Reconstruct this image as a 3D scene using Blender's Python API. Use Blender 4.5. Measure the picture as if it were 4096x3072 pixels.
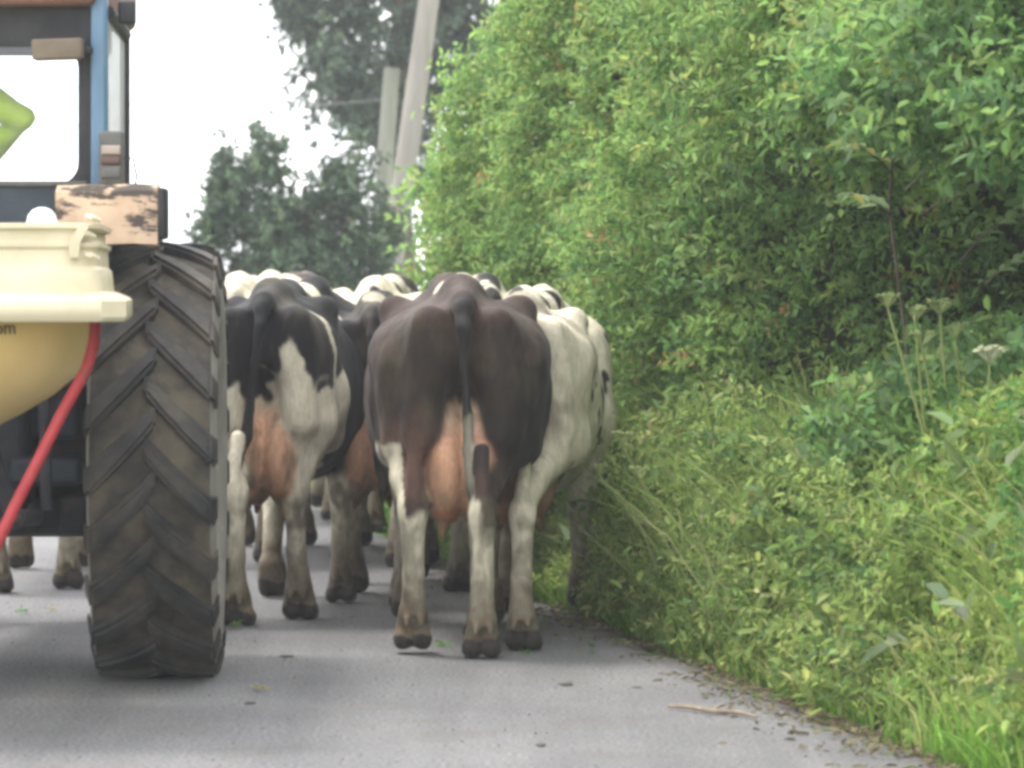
import bpy, bmesh, math, random
import numpy as np
import openvdb
from mathutils import Vector, Matrix

R = math.radians
scene = bpy.context.scene
for o in list(bpy.data.objects):
    bpy.data.objects.remove(o)

# ------------------------------------------------------------------ camera
CAM_H = 1.40          # eye height
FPX = 3930.0          # focal length in pixels of a 1024 wide frame
HORIZON = 290.0       # image row of the horizon
cam_data = bpy.data.cameras.new('camera')
cam = bpy.data.objects.new('camera', cam_data)
scene.collection.objects.link(cam)
cam.location = (0, 0, CAM_H)
cam.rotation_euler = (R(90), 0, 0)
cam_data.sensor_width = 36
cam_data.lens = 36 * FPX / 1024
cam_data.shift_y = -(384 - HORIZON) / 1024
cam_data.clip_start = 0.5
cam_data.clip_end = 3000
cam_data.dof.use_dof = True
cam_data.dof.focus_distance = 15.2
cam_data.dof.aperture_fstop = 5.0
scene.camera = cam

# ------------------------------------------------------------------ world and sun (bright overcast)
SUN_EL, SUN_AZ = 64.0, 300.0       # azimuth measured clockwise from +Y
world = bpy.data.worlds.new('World')
scene.world = world
world.use_nodes = True
wn, wl = world.node_tree.nodes, world.node_tree.links
wn.clear()
w_out = wn.new('ShaderNodeOutputWorld')
w_bg = wn.new('ShaderNodeBackground')
w_sky = wn.new('ShaderNodeTexSky')
w_sky.sky_type = 'NISHITA'
w_sky.sun_disc = False
w_sky.sun_elevation = R(SUN_EL)
w_sky.sun_rotation = R(SUN_AZ)
w_mix = wn.new('ShaderNodeMix')
w_mix.data_type = 'RGBA'
w_mix.inputs[0].default_value = 0.86
w_mix.inputs[7].default_value = (11.2, 11.3, 11.5, 1)      # even cloud cover
wl.new(w_sky.outputs[0], w_mix.inputs[6])
wl.new(w_mix.outputs[2], w_bg.inputs[0])
w_bg.inputs[1].default_value = 0.10
wl.new(w_bg.outputs[0], w_out.inputs[0])

sun_data = bpy.data.lights.new('sun', 'SUN')
sun_data.energy = 1.3
sun_data.angle = R(18)
sun_data.color = (1.0, 0.96, 0.90)
sun = bpy.data.objects.new('sun', sun_data)
scene.collection.objects.link(sun)
_d = Vector((math.sin(R(SUN_AZ)) * math.cos(R(SUN_EL)), math.cos(R(SUN_AZ)) * math.cos(R(SUN_EL)), math.sin(R(SUN_EL))))
sun.rotation_euler = _d.to_track_quat('Z', 'Y').to_euler()

vs = scene.view_settings
vs.view_transform = 'Standard'
vs.look = 'None'
vs.exposure = 1.62
vs.gamma = 1.0
vs.use_curve_mapping = False
scene.cycles.pixel_filter_type = 'GAUSSIAN'
scene.cycles.filter_width = 3.9
scene.cycles.use_denoising = True
scene.cycles.max_bounces = 4
scene.cycles.transparent_max_bounces = 8

rng = np.random.default_rng(7)
random.seed(7)


def at(px, py, Y):
    """the world point seen at a pixel of the 1024 x 768 picture, Y metres away"""
    return Vector(((px - 512) * Y / FPX, Y, CAM_H - (py - HORIZON) * Y / FPX))


# ------------------------------------------------------------------ helpers
C = scene.collection


def link(o, parent=None):
    C.objects.link(o)
    if parent is not None:
        o.parent = parent
    return o


def tag(o, label=None, cat=None, group=None, kind=None):
    if label: o['label'] = label
    if cat: o['category'] = cat
    if group: o['group'] = group
    if kind: o['kind'] = kind
    return o


def empty(name, loc=(0, 0, 0), rz=0.0):
    o = bpy.data.objects.new(name, None)
    o.empty_display_size = 0.2
    o.location = loc
    o.rotation_euler = (0, 0, rz)
    return link(o)


class MB:
    """collects shapes into one mesh"""
    def __init__(self):
        self.v, self.f, self.sm = [], [], []

    def add(self, vs, fs, smooth=False):
        n = len(self.v)
        self.v += [tuple(p) for p in vs]
        for f in fs:
            self.f.append([i + n for i in f]); self.sm.append(smooth)
        return self

    def box(self, lo, hi, bev=0.0, M=None):
        if bev <= 0:
            x0, y0, z0 = lo; x1, y1, z1 = hi
            vs = [(x0, y0, z0), (x1, y0, z0), (x1, y1, z0), (x0, y1, z0), (x0, y0, z1), (x1, y0, z1), (x1, y1, z1), (x0, y1, z1)]
            fs = [(0, 3, 2, 1), (4, 5, 6, 7), (0, 1, 5, 4), (1, 2, 6, 5), (2, 3, 7, 6), (3, 0, 4, 7)]
        else:
            bm = bmesh.new()
            bmesh.ops.create_cube(bm, size=1)
            for v in bm.verts:
                v.co = [lo[i] + (v.co[i] + .5) * (hi[i] - lo[i]) for i in range(3)]
            bmesh.ops.bevel(bm, geom=bm.edges[:], offset=bev, segments=3, affect='EDGES', profile=.5)
            bm.verts.index_update()
            vs = [v.co.copy() for v in bm.verts]; fs = [[v.index for v in f.verts] for f in bm.faces]
            bm.free()
        if M is not None: vs = [M @ Vector(p) for p in vs]
        return self.add(vs, fs, bev > 0)

    def tube(self, pts, r, n=10, caps=True):
        pts = [Vector(p) for p in pts]
        if not hasattr(r, '__len__'): r = [r] * len(pts)
        vs, fs = [], []
        prev = None
        for i, p in enumerate(pts):
            t = (pts[min(i + 1, len(pts) - 1)] - pts[max(i - 1, 0)]).normalized()
            if prev is None:
                a = t.orthogonal().normalized()
            else:
                a = (prev - t * prev.dot(t)).normalized()
            prev = a
            b = t.cross(a)
            for k in range(n):
                an = 2 * math.pi * k / n
                vs.append(p + (a * math.cos(an) + b * math.sin(an)) * r[i])
        for i in range(len(pts) - 1):
            for k in range(n):
                k2 = (k + 1) % n
                fs.append((i * n + k, i * n + k2, (i + 1) * n + k2, (i + 1) * n + k))
        self.add(vs, fs, True)
        if caps:
            m = len(self.v) - len(vs)
            self.f.append([m + k for k in range(n)][::-1]); self.sm.append(False)
            e = m + (len(pts) - 1) * n
            self.f.append([e + k for k in range(n)]); self.sm.append(False)
        return self

    def lathe(self, prof, n=40, axis='Z', origin=(0, 0, 0), smooth=True, caps=True):
        vs, fs = [], []
        for (r, h) in prof:
            for k in range(n):
                a = 2 * math.pi * k / n
                c, s = r * math.cos(a), r * math.sin(a)
                p = {'Z': (c, s, h), 'X': (h, c, s), 'Y': (c, h, s)}[axis]
                vs.append((p[0] + origin[0], p[1] + origin[1], p[2] + origin[2]))
        for i in range(len(prof) - 1):
            for k in range(n):
                k2 = (k + 1) % n
                fs.append((i * n + k, i * n + k2, (i + 1) * n + k2, (i + 1) * n + k))
        self.add(vs, fs, smooth)
        if caps:
            m = len(self.v) - len(vs)
            self.f.append([m + k for k in range(n)][::-1]); self.sm.append(False)
            e = m + (len(prof) - 1) * n
            self.f.append([e + k for k in range(n)]); self.sm.append(False)
        return self

    def loft(self, rings, smooth=True, caps=True):
        n = len(rings[0])
        vs = [p for r in rings for p in r]
        fs = []
        for i in range(len(rings) - 1):
            for k in range(n):
                k2 = (k + 1) % n
                fs.append((i * n + k, i * n + k2, (i + 1) * n + k2, (i + 1) * n + k))
        if caps:
            fs.append(tuple(range(n))[::-1]); fs.append(tuple((len(rings) - 1) * n + k for k in range(n)))
        return self.add(vs, fs, smooth)

    def build(self, name, mat, parent=None, fixn=True):
        me = bpy.data.meshes.new(name)
        me.from_pydata(self.v, [], self.f)
        me.polygons.foreach_set('use_smooth', self.sm)
        if fixn:
            bm = bmesh.new(); bm.from_mesh(me)
            bmesh.ops.recalc_face_normals(bm, faces=bm.faces[:])
            bm.to_mesh(me); bm.free()
        me.materials.append(mat)
        try:
            me.set_sharp_from_angle(angle=R(40))
        except Exception:
            pass
        o = bpy.data.objects.new(name, me)
        return link(o, parent)


def np_mesh(name, verts, faces, mat, cols=None, smooth=True):
    """mesh from numpy arrays; faces is (M,3) or (M,4)"""
    me = bpy.data.meshes.new(name)
    nv, nf, k = len(verts), len(faces), faces.shape[1]
    me.vertices.add(nv)
    me.vertices.foreach_set('co', np.ascontiguousarray(verts, dtype=np.float32).ravel())
    me.loops.add(nf * k)
    me.loops.foreach_set('vertex_index', np.ascontiguousarray(faces, dtype=np.int32).ravel())
    me.polygons.add(nf)
    me.polygons.foreach_set('loop_start', np.arange(0, nf * k, k, dtype=np.int32))
    me.polygons.foreach_set('use_smooth', np.full(nf, smooth))
    if cols is not None:
        a = me.color_attributes.new('Col', 'FLOAT_COLOR', 'POINT')
        c4 = np.ones((nv, 4), np.float32); c4[:, :3] = cols
        a.data.foreach_set('color', c4.ravel())
    me.update(calc_edges=True)
    me.materials.append(mat)
    return me


def wave_noise(P, freq, seed, octaves=2):
    r = np.random.default_rng(seed)
    out = np.zeros(len(P)); amp, tot = 1.0, 0.0
    for o in range(octaves):
        s = np.zeros(len(P))
        for k in range(7):
            d = r.normal(size=3); d /= np.linalg.norm(d)
            s += np.sin(P @ d * freq * 2 * math.pi * r.uniform(.7, 1.35) + r.uniform(0, 6.28))
        out += amp * s / 2.6; tot += amp
        amp *= .5; freq *= 2.1
    return out / tot


def sstep(a, b, x):
    t = np.clip((x - a) / (b - a), 0, 1)
    return t * t * (3 - 2 * t)


# ------------------------------------------------------------------ materials
def new_mat(name):
    m = bpy.data.materials.new(name)
    m.use_nodes = True
    nt = m.node_tree
    return m, nt, nt.nodes['Principled BSDF'], nt.nodes, nt.links


def ramp(nodes, stops):
    r = nodes.new('ShaderNodeValToRGB')
    e = r.color_ramp.elements
    while len(e) > 1: e.remove(e[-1])
    e[0].position, e[0].color = stops[0][0], (*stops[0][1], 1)
    for p, c in stops[1:]:
        k = e.new(p); k.color = (*c, 1)
    return r


def noise(nodes, links, scale, detail=4, rough=.55, coord='Object', stretch=None):
    tc = nodes.new('ShaderNodeTexCoord')
    n = nodes.new('ShaderNodeTexNoise')
    n.inputs['Scale'].default_value = scale
    n.inputs['Detail'].default_value = detail
    n.inputs['Roughness'].default_value = rough
    if stretch:
        mp = nodes.new('ShaderNodeMapping')
        mp.inputs['Scale'].default_value = stretch
        links.new(tc.outputs[coord], mp.inputs[0]); links.new(mp.outputs[0], n.inputs[0])
    else:
        links.new(tc.outputs[coord], n.inputs[0])
    return n


def worn_mat(name, stops, scale=6, rough=.6, metallic=0.0, bump=.2, stretch=None, detail=5, spec=.4, rand=False):
    m, nt, b, N, L = new_mat(name)
    n = noise(N, L, scale, detail, .6, stretch=stretch)
    if rand:      # each copy of a shared mesh gets its own wear
        oi = N.new('ShaderNodeObjectInfo'); n.noise_dimensions = '4D'
        mm = N.new('ShaderNodeMath'); mm.operation = 'MULTIPLY'; mm.inputs[1].default_value = 40
        L.new(oi.outputs['Random'], mm.inputs[0]); L.new(mm.outputs[0], n.inputs['W'])
    r = ramp(N, stops)
    L.new(n.outputs[0], r.inputs[0]); L.new(r.outputs[0], b.inputs['Base Color'])
    b.inputs['Roughness'].default_value = rough
    b.inputs['Metallic'].default_value = metallic
    b.inputs['Specular IOR Level'].default_value = spec
    if bump:
        n2 = noise(N, L, scale * 6, 4, .6, stretch=stretch)
        bp = N.new('ShaderNodeBump'); bp.inputs['Strength'].default_value = bump; bp.inputs['Distance'].default_value = .01
        L.new(n2.outputs[0], bp.inputs['Height']); L.new(bp.outputs[0], b.inputs['Normal'])
    return m


def leaf_mat(name, trans=.35, rough=.45, spec=.35):
    m, nt, b, N, L = new_mat(name)
    a = N.new('ShaderNodeAttribute'); a.attribute_name = 'Col'
    L.new(a.outputs['Color'], b.inputs['Base Color'])
    b.inputs['Roughness'].default_value = rough
    b.inputs['Specular IOR Level'].default_value = spec
    t = N.new('ShaderNodeBsdfTranslucent')
    hs2 = N.new('ShaderNodeHueSaturation'); hs2.inputs['Value'].default_value = 1.2; hs2.inputs['Hue'].default_value = .495
    L.new(a.outputs['Color'], hs2.inputs['Color']); L.new(hs2.outputs[0], t.inputs[0])
    mx = N.new('ShaderNodeMixShader'); mx.inputs[0].default_value = trans
    L.new(b.outputs[0], mx.inputs[1]); L.new(t.outputs[0], mx.inputs[2])
    L.new(mx.outputs[0], N['Material Output'].inputs[0])
    return m


def hide_mat(name):
    m, nt, b, N, L = new_mat(name)
    a = N.new('ShaderNodeAttribute'); a.attribute_name = 'Col'
    n = noise(N, L, 22, 5, .65, stretch=(1, 1, .35))
    hs = N.new('ShaderNodeHueSaturation')
    mr = N.new('ShaderNodeMapRange'); mr.inputs[3].default_value = .72; mr.inputs[4].default_value = 1.28
    nf = noise(N, L, 60, 5, .75, stretch=(1, 1, .3))
    mrf = N.new('ShaderNodeMapRange'); mrf.inputs[3].default_value = .35; mrf.inputs[4].default_value = 1.65
    ml = N.new('ShaderNodeMath'); ml.operation = 'MULTIPLY'
    L.new(nf.outputs[0], mrf.inputs[0])
    L.new(n.outputs[0], mr.inputs[0]); L.new(mr.outputs[0], ml.inputs[0]); L.new(mrf.outputs[0], ml.inputs[1]); L.new(ml.outputs[0], hs.inputs['Value'])
    L.new(a.outputs['Color'], hs.inputs['Color']); L.new(hs.outputs[0], b.inputs['Base Color'])
    b.inputs['Roughness'].default_value = .7
    b.inputs['Specular IOR Level'].default_value = .18
    b.inputs['Sheen Weight'].default_value = .05
    n2 = noise(N, L, 130, 3, .6, stretch=(1, 1, .3))
    bp = N.new('ShaderNodeBump'); bp.inputs['Strength'].default_value = .35; bp.inputs['Distance'].default_value = .006
    L.new(n2.outputs[0], bp.inputs['Height']); L.new(bp.outputs[0], b.inputs['Normal'])
    return m


M_LEAF = leaf_mat('hedge_leaf', trans=.45, rough=.6, spec=.22)
M_TREE = leaf_mat('tree_leaf', trans=.12, rough=.5, spec=.3)
M_GRASS = leaf_mat('grass_blade', trans=.4, rough=.5, spec=.3)
M_HIDE = hide_mat('cow_hide')
M_BARK = worn_mat('bark', [(.3, (.05, .04, .03)), (.7, (.16, .13, .10))], 12, .85, bump=.5, stretch=(1, 1, .25))
M_POLE = worn_mat('weathered_pole', [(.3, (.20, .18, .16)), (.7, (.33, .30, .275))], 8, .85, bump=.3, stretch=(1, 1, .12))
M_POST = worn_mat('mossy_post', [(.3, (.14, .14, .115)), (.7, (.25, .25, .21))], 8, .9, bump=.3, stretch=(1, 1, .12))
M_CORE = worn_mat('dark_core', [(.35, (.018, .026, .010)), (.7, (.055, .075, .026))], 14, .95, bump=.8)
M_WIRE = worn_mat('wire', [(.4, (.15, .15, .16)), (.6, (.22, .22, .23))], 5, .6, bump=0)

# ------------------------------------------------------------------ ground, road, verge
def edge_x(Y):
    Y = np.asarray(Y, float)
    far = np.maximum(Y - 26, 0)
    return 1.31 - .184 * (Y - 11.5) + .004 * far ** 2


def asphalt():
    m, nt, b, N, L = new_mat('asphalt')
    big = noise(N, L, .9, 4, .6)
    r = ramp(N, [(.3, (.135, .132, .137)), (.55, (.168, .165, .166)), (.75, (.19, .185, .184))])
    L.new(big.outputs[0], r.inputs[0])
    agg = noise(N, L, 62, 4, .75)
    r2 = ramp(N, [(.34, (.36, .36, .37)), (.5, (1, 1, 1)), (.66, (1.55, 1.53, 1.5))])
    L.new(agg.outputs[0], r2.inputs[0])
    mx = N.new('ShaderNodeMix'); mx.data_type = 'RGBA'; mx.blend_type = 'MULTIPLY'; mx.inputs[0].default_value = 1
    L.new(r.outputs[0], mx.inputs[6]); L.new(r2.outputs[0], mx.inputs[7])
    # dung and mud smears
    st = noise(N, L, 1.7, 7, .72)
    r3 = ramp(N, [(.53, (0, 0, 0)), (.68, (.5, .5, .5))])
    L.new(st.outputs[0], r3.inputs[0])
    mx2 = N.new('ShaderNodeMix'); mx2.data_type = 'RGBA'
    L.new(r3.outputs[0], mx2.inputs[0]); L.new(mx.outputs[2], mx2.inputs[6]); mx2.inputs[7].default_value = (.125, .11, .085, 1)
    trk = noise(N, L, 1.0, 5, .6, stretch=(2.6, .16, 1))
    r4 = ramp(N, [(.35, (.80, .80, .81)), (.55, (1.02, 1.02, 1.02)), (.7, (1.16, 1.15, 1.14))])
    L.new(trk.outputs[0], r4.inputs[0])
    mx3 = N.new('ShaderNodeMix'); mx3.data_type = 'RGBA'; mx3.blend_type = 'MULTIPLY'; mx3.inputs[0].default_value = 1
    L.new(mx2.outputs[2], mx3.inputs[6]); L.new(r4.outputs[0], mx3.inputs[7])
    L.new(mx3.outputs[2], b.inputs['Base Color'])
    b.inputs['Roughness'].default_value = .8
    b.inputs['Specular IOR Level'].default_value = .35
    bp = N.new('ShaderNodeBump'); bp.inputs['Strength'].default_value = .7; bp.inputs['Distance'].default_value = .012
    L.new(agg.outputs[0], bp.inputs['Height']); L.new(bp.outputs[0], b.inputs['Normal'])
    return m


M_ROAD = asphalt()
M_SOIL = worn_mat('verge_soil', [(.3, (.05, .06, .025)), (.5, (.09, .11, .04)), (.72, (.14, .12, .075))], 5, .95, bump=.6)
M_FIELD = worn_mat('field_grass', [(.3, (.08, .13, .03)), (.7, (.15, .20, .05))], 1.2, .95, bump=.4)

g = MB()
g.add([(-900, -30, -.06), (900, -30, -.06), (900, 2000, -.06), (-900, 2000, -.06)], [(0, 1, 2, 3)])
tag(g.build('ground', M_FIELD), kind='structure')

ys = np.concatenate([np.arange(-4, 34, .5), np.arange(34, 130, 3)])
road = MB()
vv, ff = [], []
us = [0, -.25, -1.0, -2.1, -3.2, -4.1, -4.3]
zs = [-.03, .0, .0, .0, .0, .0, -.03]
for y in ys:
    for u, z in zip(us, zs):
        wob = .05 * math.sin(y * 2.3) + .03 * math.sin(y * 5.1 + 1) if u == 0 else 0
        vv.append((float(edge_x(y)) + u + wob + .03, y, z))
n = len(us)
for i in range(len(ys) - 1):
    for k in range(n - 1):
        ff.append((i * n + k + 1, i * n + k, (i + 1) * n + k, (i + 1) * n + k + 1))
road.add(vv, ff)
tag(road.build('road', M_ROAD), kind='structure')


def bank_z(u):
    u = np.asarray(u, float)
    return -.045 + .62 * sstep(.02, .95, u) + .18 * sstep(.9, 2.0, u)


bank = MB()
vv, ff = [], []
ys2 = np.arange(4, 32, .3)
us2 = np.array([-.12, 0, .12, .25, .4, .6, .8, 1.0, 1.4, 2.0, 2.8, 4.0])
for y in ys2:
    for u in us2:
        P = np.array([[u * 1.7, y, 0]])
        vv.append((float(edge_x(y)) + u + (.05 * math.sin(y * 3.1) if u < .1 else 0), y,
                   float(bank_z(u)) + (.05 * float(wave_noise(P, .8, 3)[0]) if u > .1 else -.005)))
n = len(us2)
for i in range(len(ys2) - 1):
    for k in range(n - 1):
        ff.append((i * n + k, i * n + k + 1, (i + 1) * n + k + 1, (i + 1) * n + k))
bank.add(vv, ff, True)
tag(bank.build('verge', M_SOIL), kind='structure')

# ------------------------------------------------------------------ foliage builders
def norm(a):
    return a / np.maximum(np.linalg.norm(a, axis=1, keepdims=True), 1e-6)


def leaf_arrays(base, axis, nrm, length, width, fold=.22):
    """six vertices, two quads per leaf: a pointed leaf folded along its midrib"""
    axis = norm(axis)
    side = norm(np.cross(axis, nrm)); nrm = np.cross(side, axis)
    l, w = length[:, None], width[:, None]
    lift = nrm * w * fold
    p1, p2 = base + axis * l * .22, base + axis * l * .62 - nrm * l * .03
    V = np.stack([base, p1 - side * w * .40 + lift, p2 - side * w * .44 + lift, base + axis * l - nrm * l * .14,
                  p2 + side * w * .44 + lift, p1 + side * w * .40 + lift], axis=1)
    n = len(base)
    T = np.array([[0, 3, 2, 1], [0, 5, 4, 3]])
    F = (np.arange(n)[:, None, None] * 6 + T[None]).reshape(-1, 4)
    return V.reshape(-1, 3), F


def sprigs(origin, direction, nleaf, slen, llen, lwid, col, jitter=.25, seed=0):
    """leaves set alternately along short twigs. origin, direction (S,3); col (S,3)"""
    r = np.random.default_rng(seed)
    S = len(origin)
    d = norm(direction)
    t = (np.arange(nleaf) + .5) / nleaf
    rnd = norm(r.normal(size=(S, 3)))
    a = norm(np.cross(d, rnd)); b = np.cross(d, a)
    ang = (np.arange(nleaf) * 2.4)[None] + r.uniform(0, .8, (S, nleaf))
    rad = a[:, None] * np.cos(ang)[..., None] + b[:, None] * np.sin(ang)[..., None]
    droop = np.zeros((S, nleaf, 3)); droop[..., 2] = -.25 * t[None] ** 2
    sl = (slen * r.uniform(.6, 1.3, S))[:, None, None]
    base = origin[:, None] + (d[:, None] * t[None, :, None] + droop) * sl + r.normal(size=(S, nleaf, 3)) * .008
    ax = d[:, None] * .6 + rad * .9 + r.normal(size=(S, nleaf, 3)) * jitter
    up = np.zeros((S, nleaf, 3)); up[..., 2] = 1
    nr = up * .9 + d[:, None] * .3 + r.normal(size=(S, nleaf, 3)) * .45
    L = llen * r.uniform(.6, 1.35, (S, nleaf)); W = lwid * r.uniform(.7, 1.25, (S, nleaf))
    cc = col[:, None] * r.uniform(.6, 1.4, (S, nleaf, 1)) * (1 + r.normal(size=(S, nleaf, 3)) * .05)
    f = lambda x: x.reshape(-1, 3)
    V, F = leaf_arrays(f(base), f(ax), f(nr), L.ravel(), W.ravel())
    return V, F, np.repeat(f(np.clip(cc, .004, .9)), 6, axis=0)


def merge(parts):
    V, F, Cc, n = [], [], [], 0
    for v, f, c in parts:
        V.append(v); F.append(f + n); Cc.append(c); n += len(v)
    return np.concatenate(V), np.concatenate(F), np.concatenate(Cc)


def blades(root, lean, length, width, col, seed=0):
    """curved grass blades: 7 vertices, 5 triangles each"""
    r = np.random.default_rng(seed)
    n = len(root)
    lean = norm(lean)
    side = norm(np.cross(lean, np.array([0, 0, 1.0])) + r.normal(size=(n, 3)) * .3)
    ts = np.array([0, .38, .72, 1.0])
    bend = r.uniform(.25, .85, n)[:, None]
    pts = []
    for t in ts:
        p = root + length[:, None] * (np.array([0, 0, 1.0]) * (t - .42 * bend * t * t) + lean * bend * t * t * .9)
        pts.append(p)
    w = width[:, None]
    V = np.stack([pts[0] - side * w * .5, pts[0] + side * w * .5, pts[1] - side * w * .5, pts[1] + side * w * .5,
                  pts[2] - side * w * .38, pts[2] + side * w * .38, pts[3]], axis=1)
    T = np.array([[0, 1, 2], [1, 3, 2], [2, 3, 4], [3, 5, 4], [4, 5, 6]])
    F = (np.arange(n)[:, None, None] * 7 + T[None]).reshape(-1, 3)
    return V.reshape(-1, 3), F, np.repeat(col, 7, axis=0)


def pal(colors, weights, n, r):
    colors = np.array(colors); w = np.array(weights, float); w /= w.sum()
    return colors[r.choice(len(colors), n, p=w)]


# ------------------------------------------------------------------ hedge
def hedge_h(Y):
    return np.interp(Y, [8, 18.8, 20.6, 21.9, 22.9, 23.6, 24.2], [3.9, 3.55, 3.2, 2.95, 2.55, 2.0, 1.2])


def hedge_u(Y, Z):
    """how far the hedge face stands from the road edge"""
    Y = np.asarray(Y, float); Z = np.asarray(Z, float)
    u = np.interp(Z, [0, .5, 1.0, 1.4, 2.0, 2.8, 3.6], [.55, .62, .72, .78, .74, .80, 1.05])
    P = np.stack([Y, Z * 1.2, np.zeros_like(Y)], axis=-1).reshape(-1, 3)
    nz = (.24 * wave_noise(P, .33, 11, 2) + .15 * wave_noise(P, 1.1, 12, 2)).reshape(Y.shape)
    hollow = 1.3 * np.exp(-((Y - 14.25) / 1.3) ** 2 - ((Z - 1.53) / .30) ** 2) - .46 * np.exp(-((Y - 14.2) / 1.3) ** 2 - ((Z - 2.25) / .30) ** 2)  # recess in the face, and an overhang added above to shade it
    hollow += .25 * np.exp(-((Y - 15.6) / .7) ** 2 - ((Z - 1.25) / .25) ** 2)
    return u + nz + hollow


hedge = empty('hedge', (float(edge_x(15)) + 1.2, 15, .4))
tag(hedge, 'tall overgrown green roadside hedge filling the side of the lane', 'hedge')
hedge_inv = Matrix.Translation(-Vector(hedge.location))


def under(o, root):
    o.parent = root
    o.matrix_parent_inverse = Matrix.Translation(-Vector(root.location))
    return o


# solid dark core added in place of inner twigs, stops light leaking through
ysc = np.arange(7.6, 23.9, .22); kz = 16
vv = np.zeros((len(ysc), 2 * kz, 3))
for i, y in enumerate(ysc):
    h = float(hedge_h(y)) - .35
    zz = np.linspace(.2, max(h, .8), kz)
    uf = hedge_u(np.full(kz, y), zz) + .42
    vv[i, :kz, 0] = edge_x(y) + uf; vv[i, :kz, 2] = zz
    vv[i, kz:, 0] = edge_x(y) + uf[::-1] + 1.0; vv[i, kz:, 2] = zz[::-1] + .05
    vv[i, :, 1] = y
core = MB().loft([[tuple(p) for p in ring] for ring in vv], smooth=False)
o = core.build('light_block_core', M_CORE)
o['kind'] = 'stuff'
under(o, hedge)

LIME, MIDG, DEEP = (.25, .375, .112), (.165, .285, .09), (.085, .17, .06)
OLIVE, YEL, RED = (.235, .315, .11), (.33, .39, .115), (.38, .27, .11)
BLUEG = (.165, .27, .115)


def hedge_cols(Y, Z, r):
    n = len(Y)
    P = np.stack([Y, Z, np.zeros_like(Y)], axis=-1)
    patch = wave_noise(P, .45, 21, 2)
    far = sstep(14.5, 18.5, Y + Z * .8 + patch * 1.2)
    c_near = pal([MIDG, DEEP, BLUEG, LIME, OLIVE], [.38, .24, .26, .08, .04], n, r)
    c_far = pal([LIME, MIDG, OLIVE, YEL, DEEP, RED], [.40, .32, .12, .07, .08, .01], n, r)
    pick = r.uniform(size=n) < far
    c = np.where(pick[:, None], c_far, c_near)
    tip = (r.uniform(size=n) < .12 * sstep(2.5, 3.1, Z) * far * (patch > .2))
    c[tip] = RED
    return c


parts = []
r = np.random.default_rng(31)
# face: several depths
for dep, cnt, sd in ((0.0, 9500, 1), (.13, 7000, 2), (.27, 4500, 3)):
    Y = 7.8 + 16.2 * r.uniform(size=cnt) ** .9
    Z = .35 + (hedge_h(Y) - .35) * r.uniform(size=cnt)
    hol = 1.9 * np.exp(-((Y - 14.25) / 1.05) ** 2 - ((Z - 1.53) / .26) ** 2)
    ok = r.uniform(size=cnt) > 1.1 * hol
    Y, Z = Y[ok], Z[ok]; cnt = len(Y)
    X = edge_x(Y) + hedge_u(Y, Z) + dep + r.normal(size=cnt) * .05
    d = np.stack([-1 + r.normal(size=cnt) * .5, -.5 + r.normal(size=cnt) * .6, .25 + r.normal(size=cnt) * .6], axis=-1)
    org = np.stack([X, Y, Z], -1)
    col = hedge_cols(Y, Z, r)
    nr_ = Y < 15.5
    parts.append(sprigs(org[nr_], d[nr_], 8, .16, .060, .031, col[nr_], seed=40 + sd))
    parts.append(sprigs(org[~nr_], d[~nr_], 10, .19, .050, .022, col[~nr_], seed=45 + sd))
# top and far end
cnt = 5000
Y = 7.8 + 16.2 * r.uniform(size=cnt)
uu = r.uniform(0, 1.3, cnt)
Z = hedge_h(Y) + r.normal(size=cnt) * .10 + .1 * np.sin(Y * 4)
X = edge_x(Y) + hedge_u(Y, Z) + uu
d = np.stack([r.normal(size=cnt) * .6 - .3, r.normal(size=cnt) * .6, .8 + r.normal(size=cnt) * .4], -1)
parts.append(sprigs(np.stack([X, Y, Z], -1), d, 9, .24, .062, .030, hedge_cols(Y, Z, r), seed=50))
cnt = 2200
Y = 23.8 + r.normal(size=cnt) * .35
Z = .3 + 1.9 * r.uniform(size=cnt)
X = edge_x(Y) + .45 + 1.5 * r.uniform(size=cnt)
d = np.stack([-.5 + r.normal(size=cnt) * .6, .4 + r.normal(size=cnt) * .6, .4 + r.normal(size=cnt) * .5], -1)
parts.append(sprigs(np.stack([X, Y, Z], -1), d, 9, .22, .065, .034, hedge_cols(Y, Z, r), seed=51))
# back of the hedge, thin
cnt = 2200
Y = 7.8 + 16.2 * r.uniform(size=cnt); Z = .6 + (hedge_h(Y) - .6) * r.uniform(size=cnt)
X = edge_x(Y) + 2.1 + r.normal(size=cnt) * .12
d = np.stack([1 + r.normal(size=cnt) * .5, r.normal(size=cnt) * .6, .3 + r.normal(size=cnt) * .6], -1)
parts.append(sprigs(np.stack([X, Y, Z], -1), d, 8, .2, .08, .05, hedge_cols(Y, Z, r), seed=52))
V, F, Cc = merge(parts)
o = link(bpy.data.objects.new('foliage', np_mesh('foliage', V, F, M_LEAF, Cc, smooth=False)))
o['kind'] = 'stuff'
under(o, hedge)

# stems of the hedge
stem_rng = random.Random(5)
for i in range(26):
    y = 9 + i * .56 + stem_rng.uniform(-.2, .2)
    if 11.5 < y < 17.5: continue
    x = float(edge_x(y)) + 1.15 + stem_rng.uniform(-.12, .15)
    h = float(hedge_h(y)) * .85
    pts, rad = [], []
    for k in range(6):
        t = k / 5
        pts.append((x + stem_rng.uniform(-.08, .08) * t * 2 - .25 * t, y + stem_rng.uniform(-.1, .1) * t * 2, .25 + (h - .25) * t))
        rad.append(.032 * (1 - .75 * t))
    under(MB().tube(pts, rad, 7).build('stem', M_BARK), hedge)
M_PALEBARK = worn_mat('pale_bark', [(.3, (.10, .095, .075)), (.7, (.20, .19, .15))], 14, .85, bump=.4, stretch=(1, 1, .3))
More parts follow.
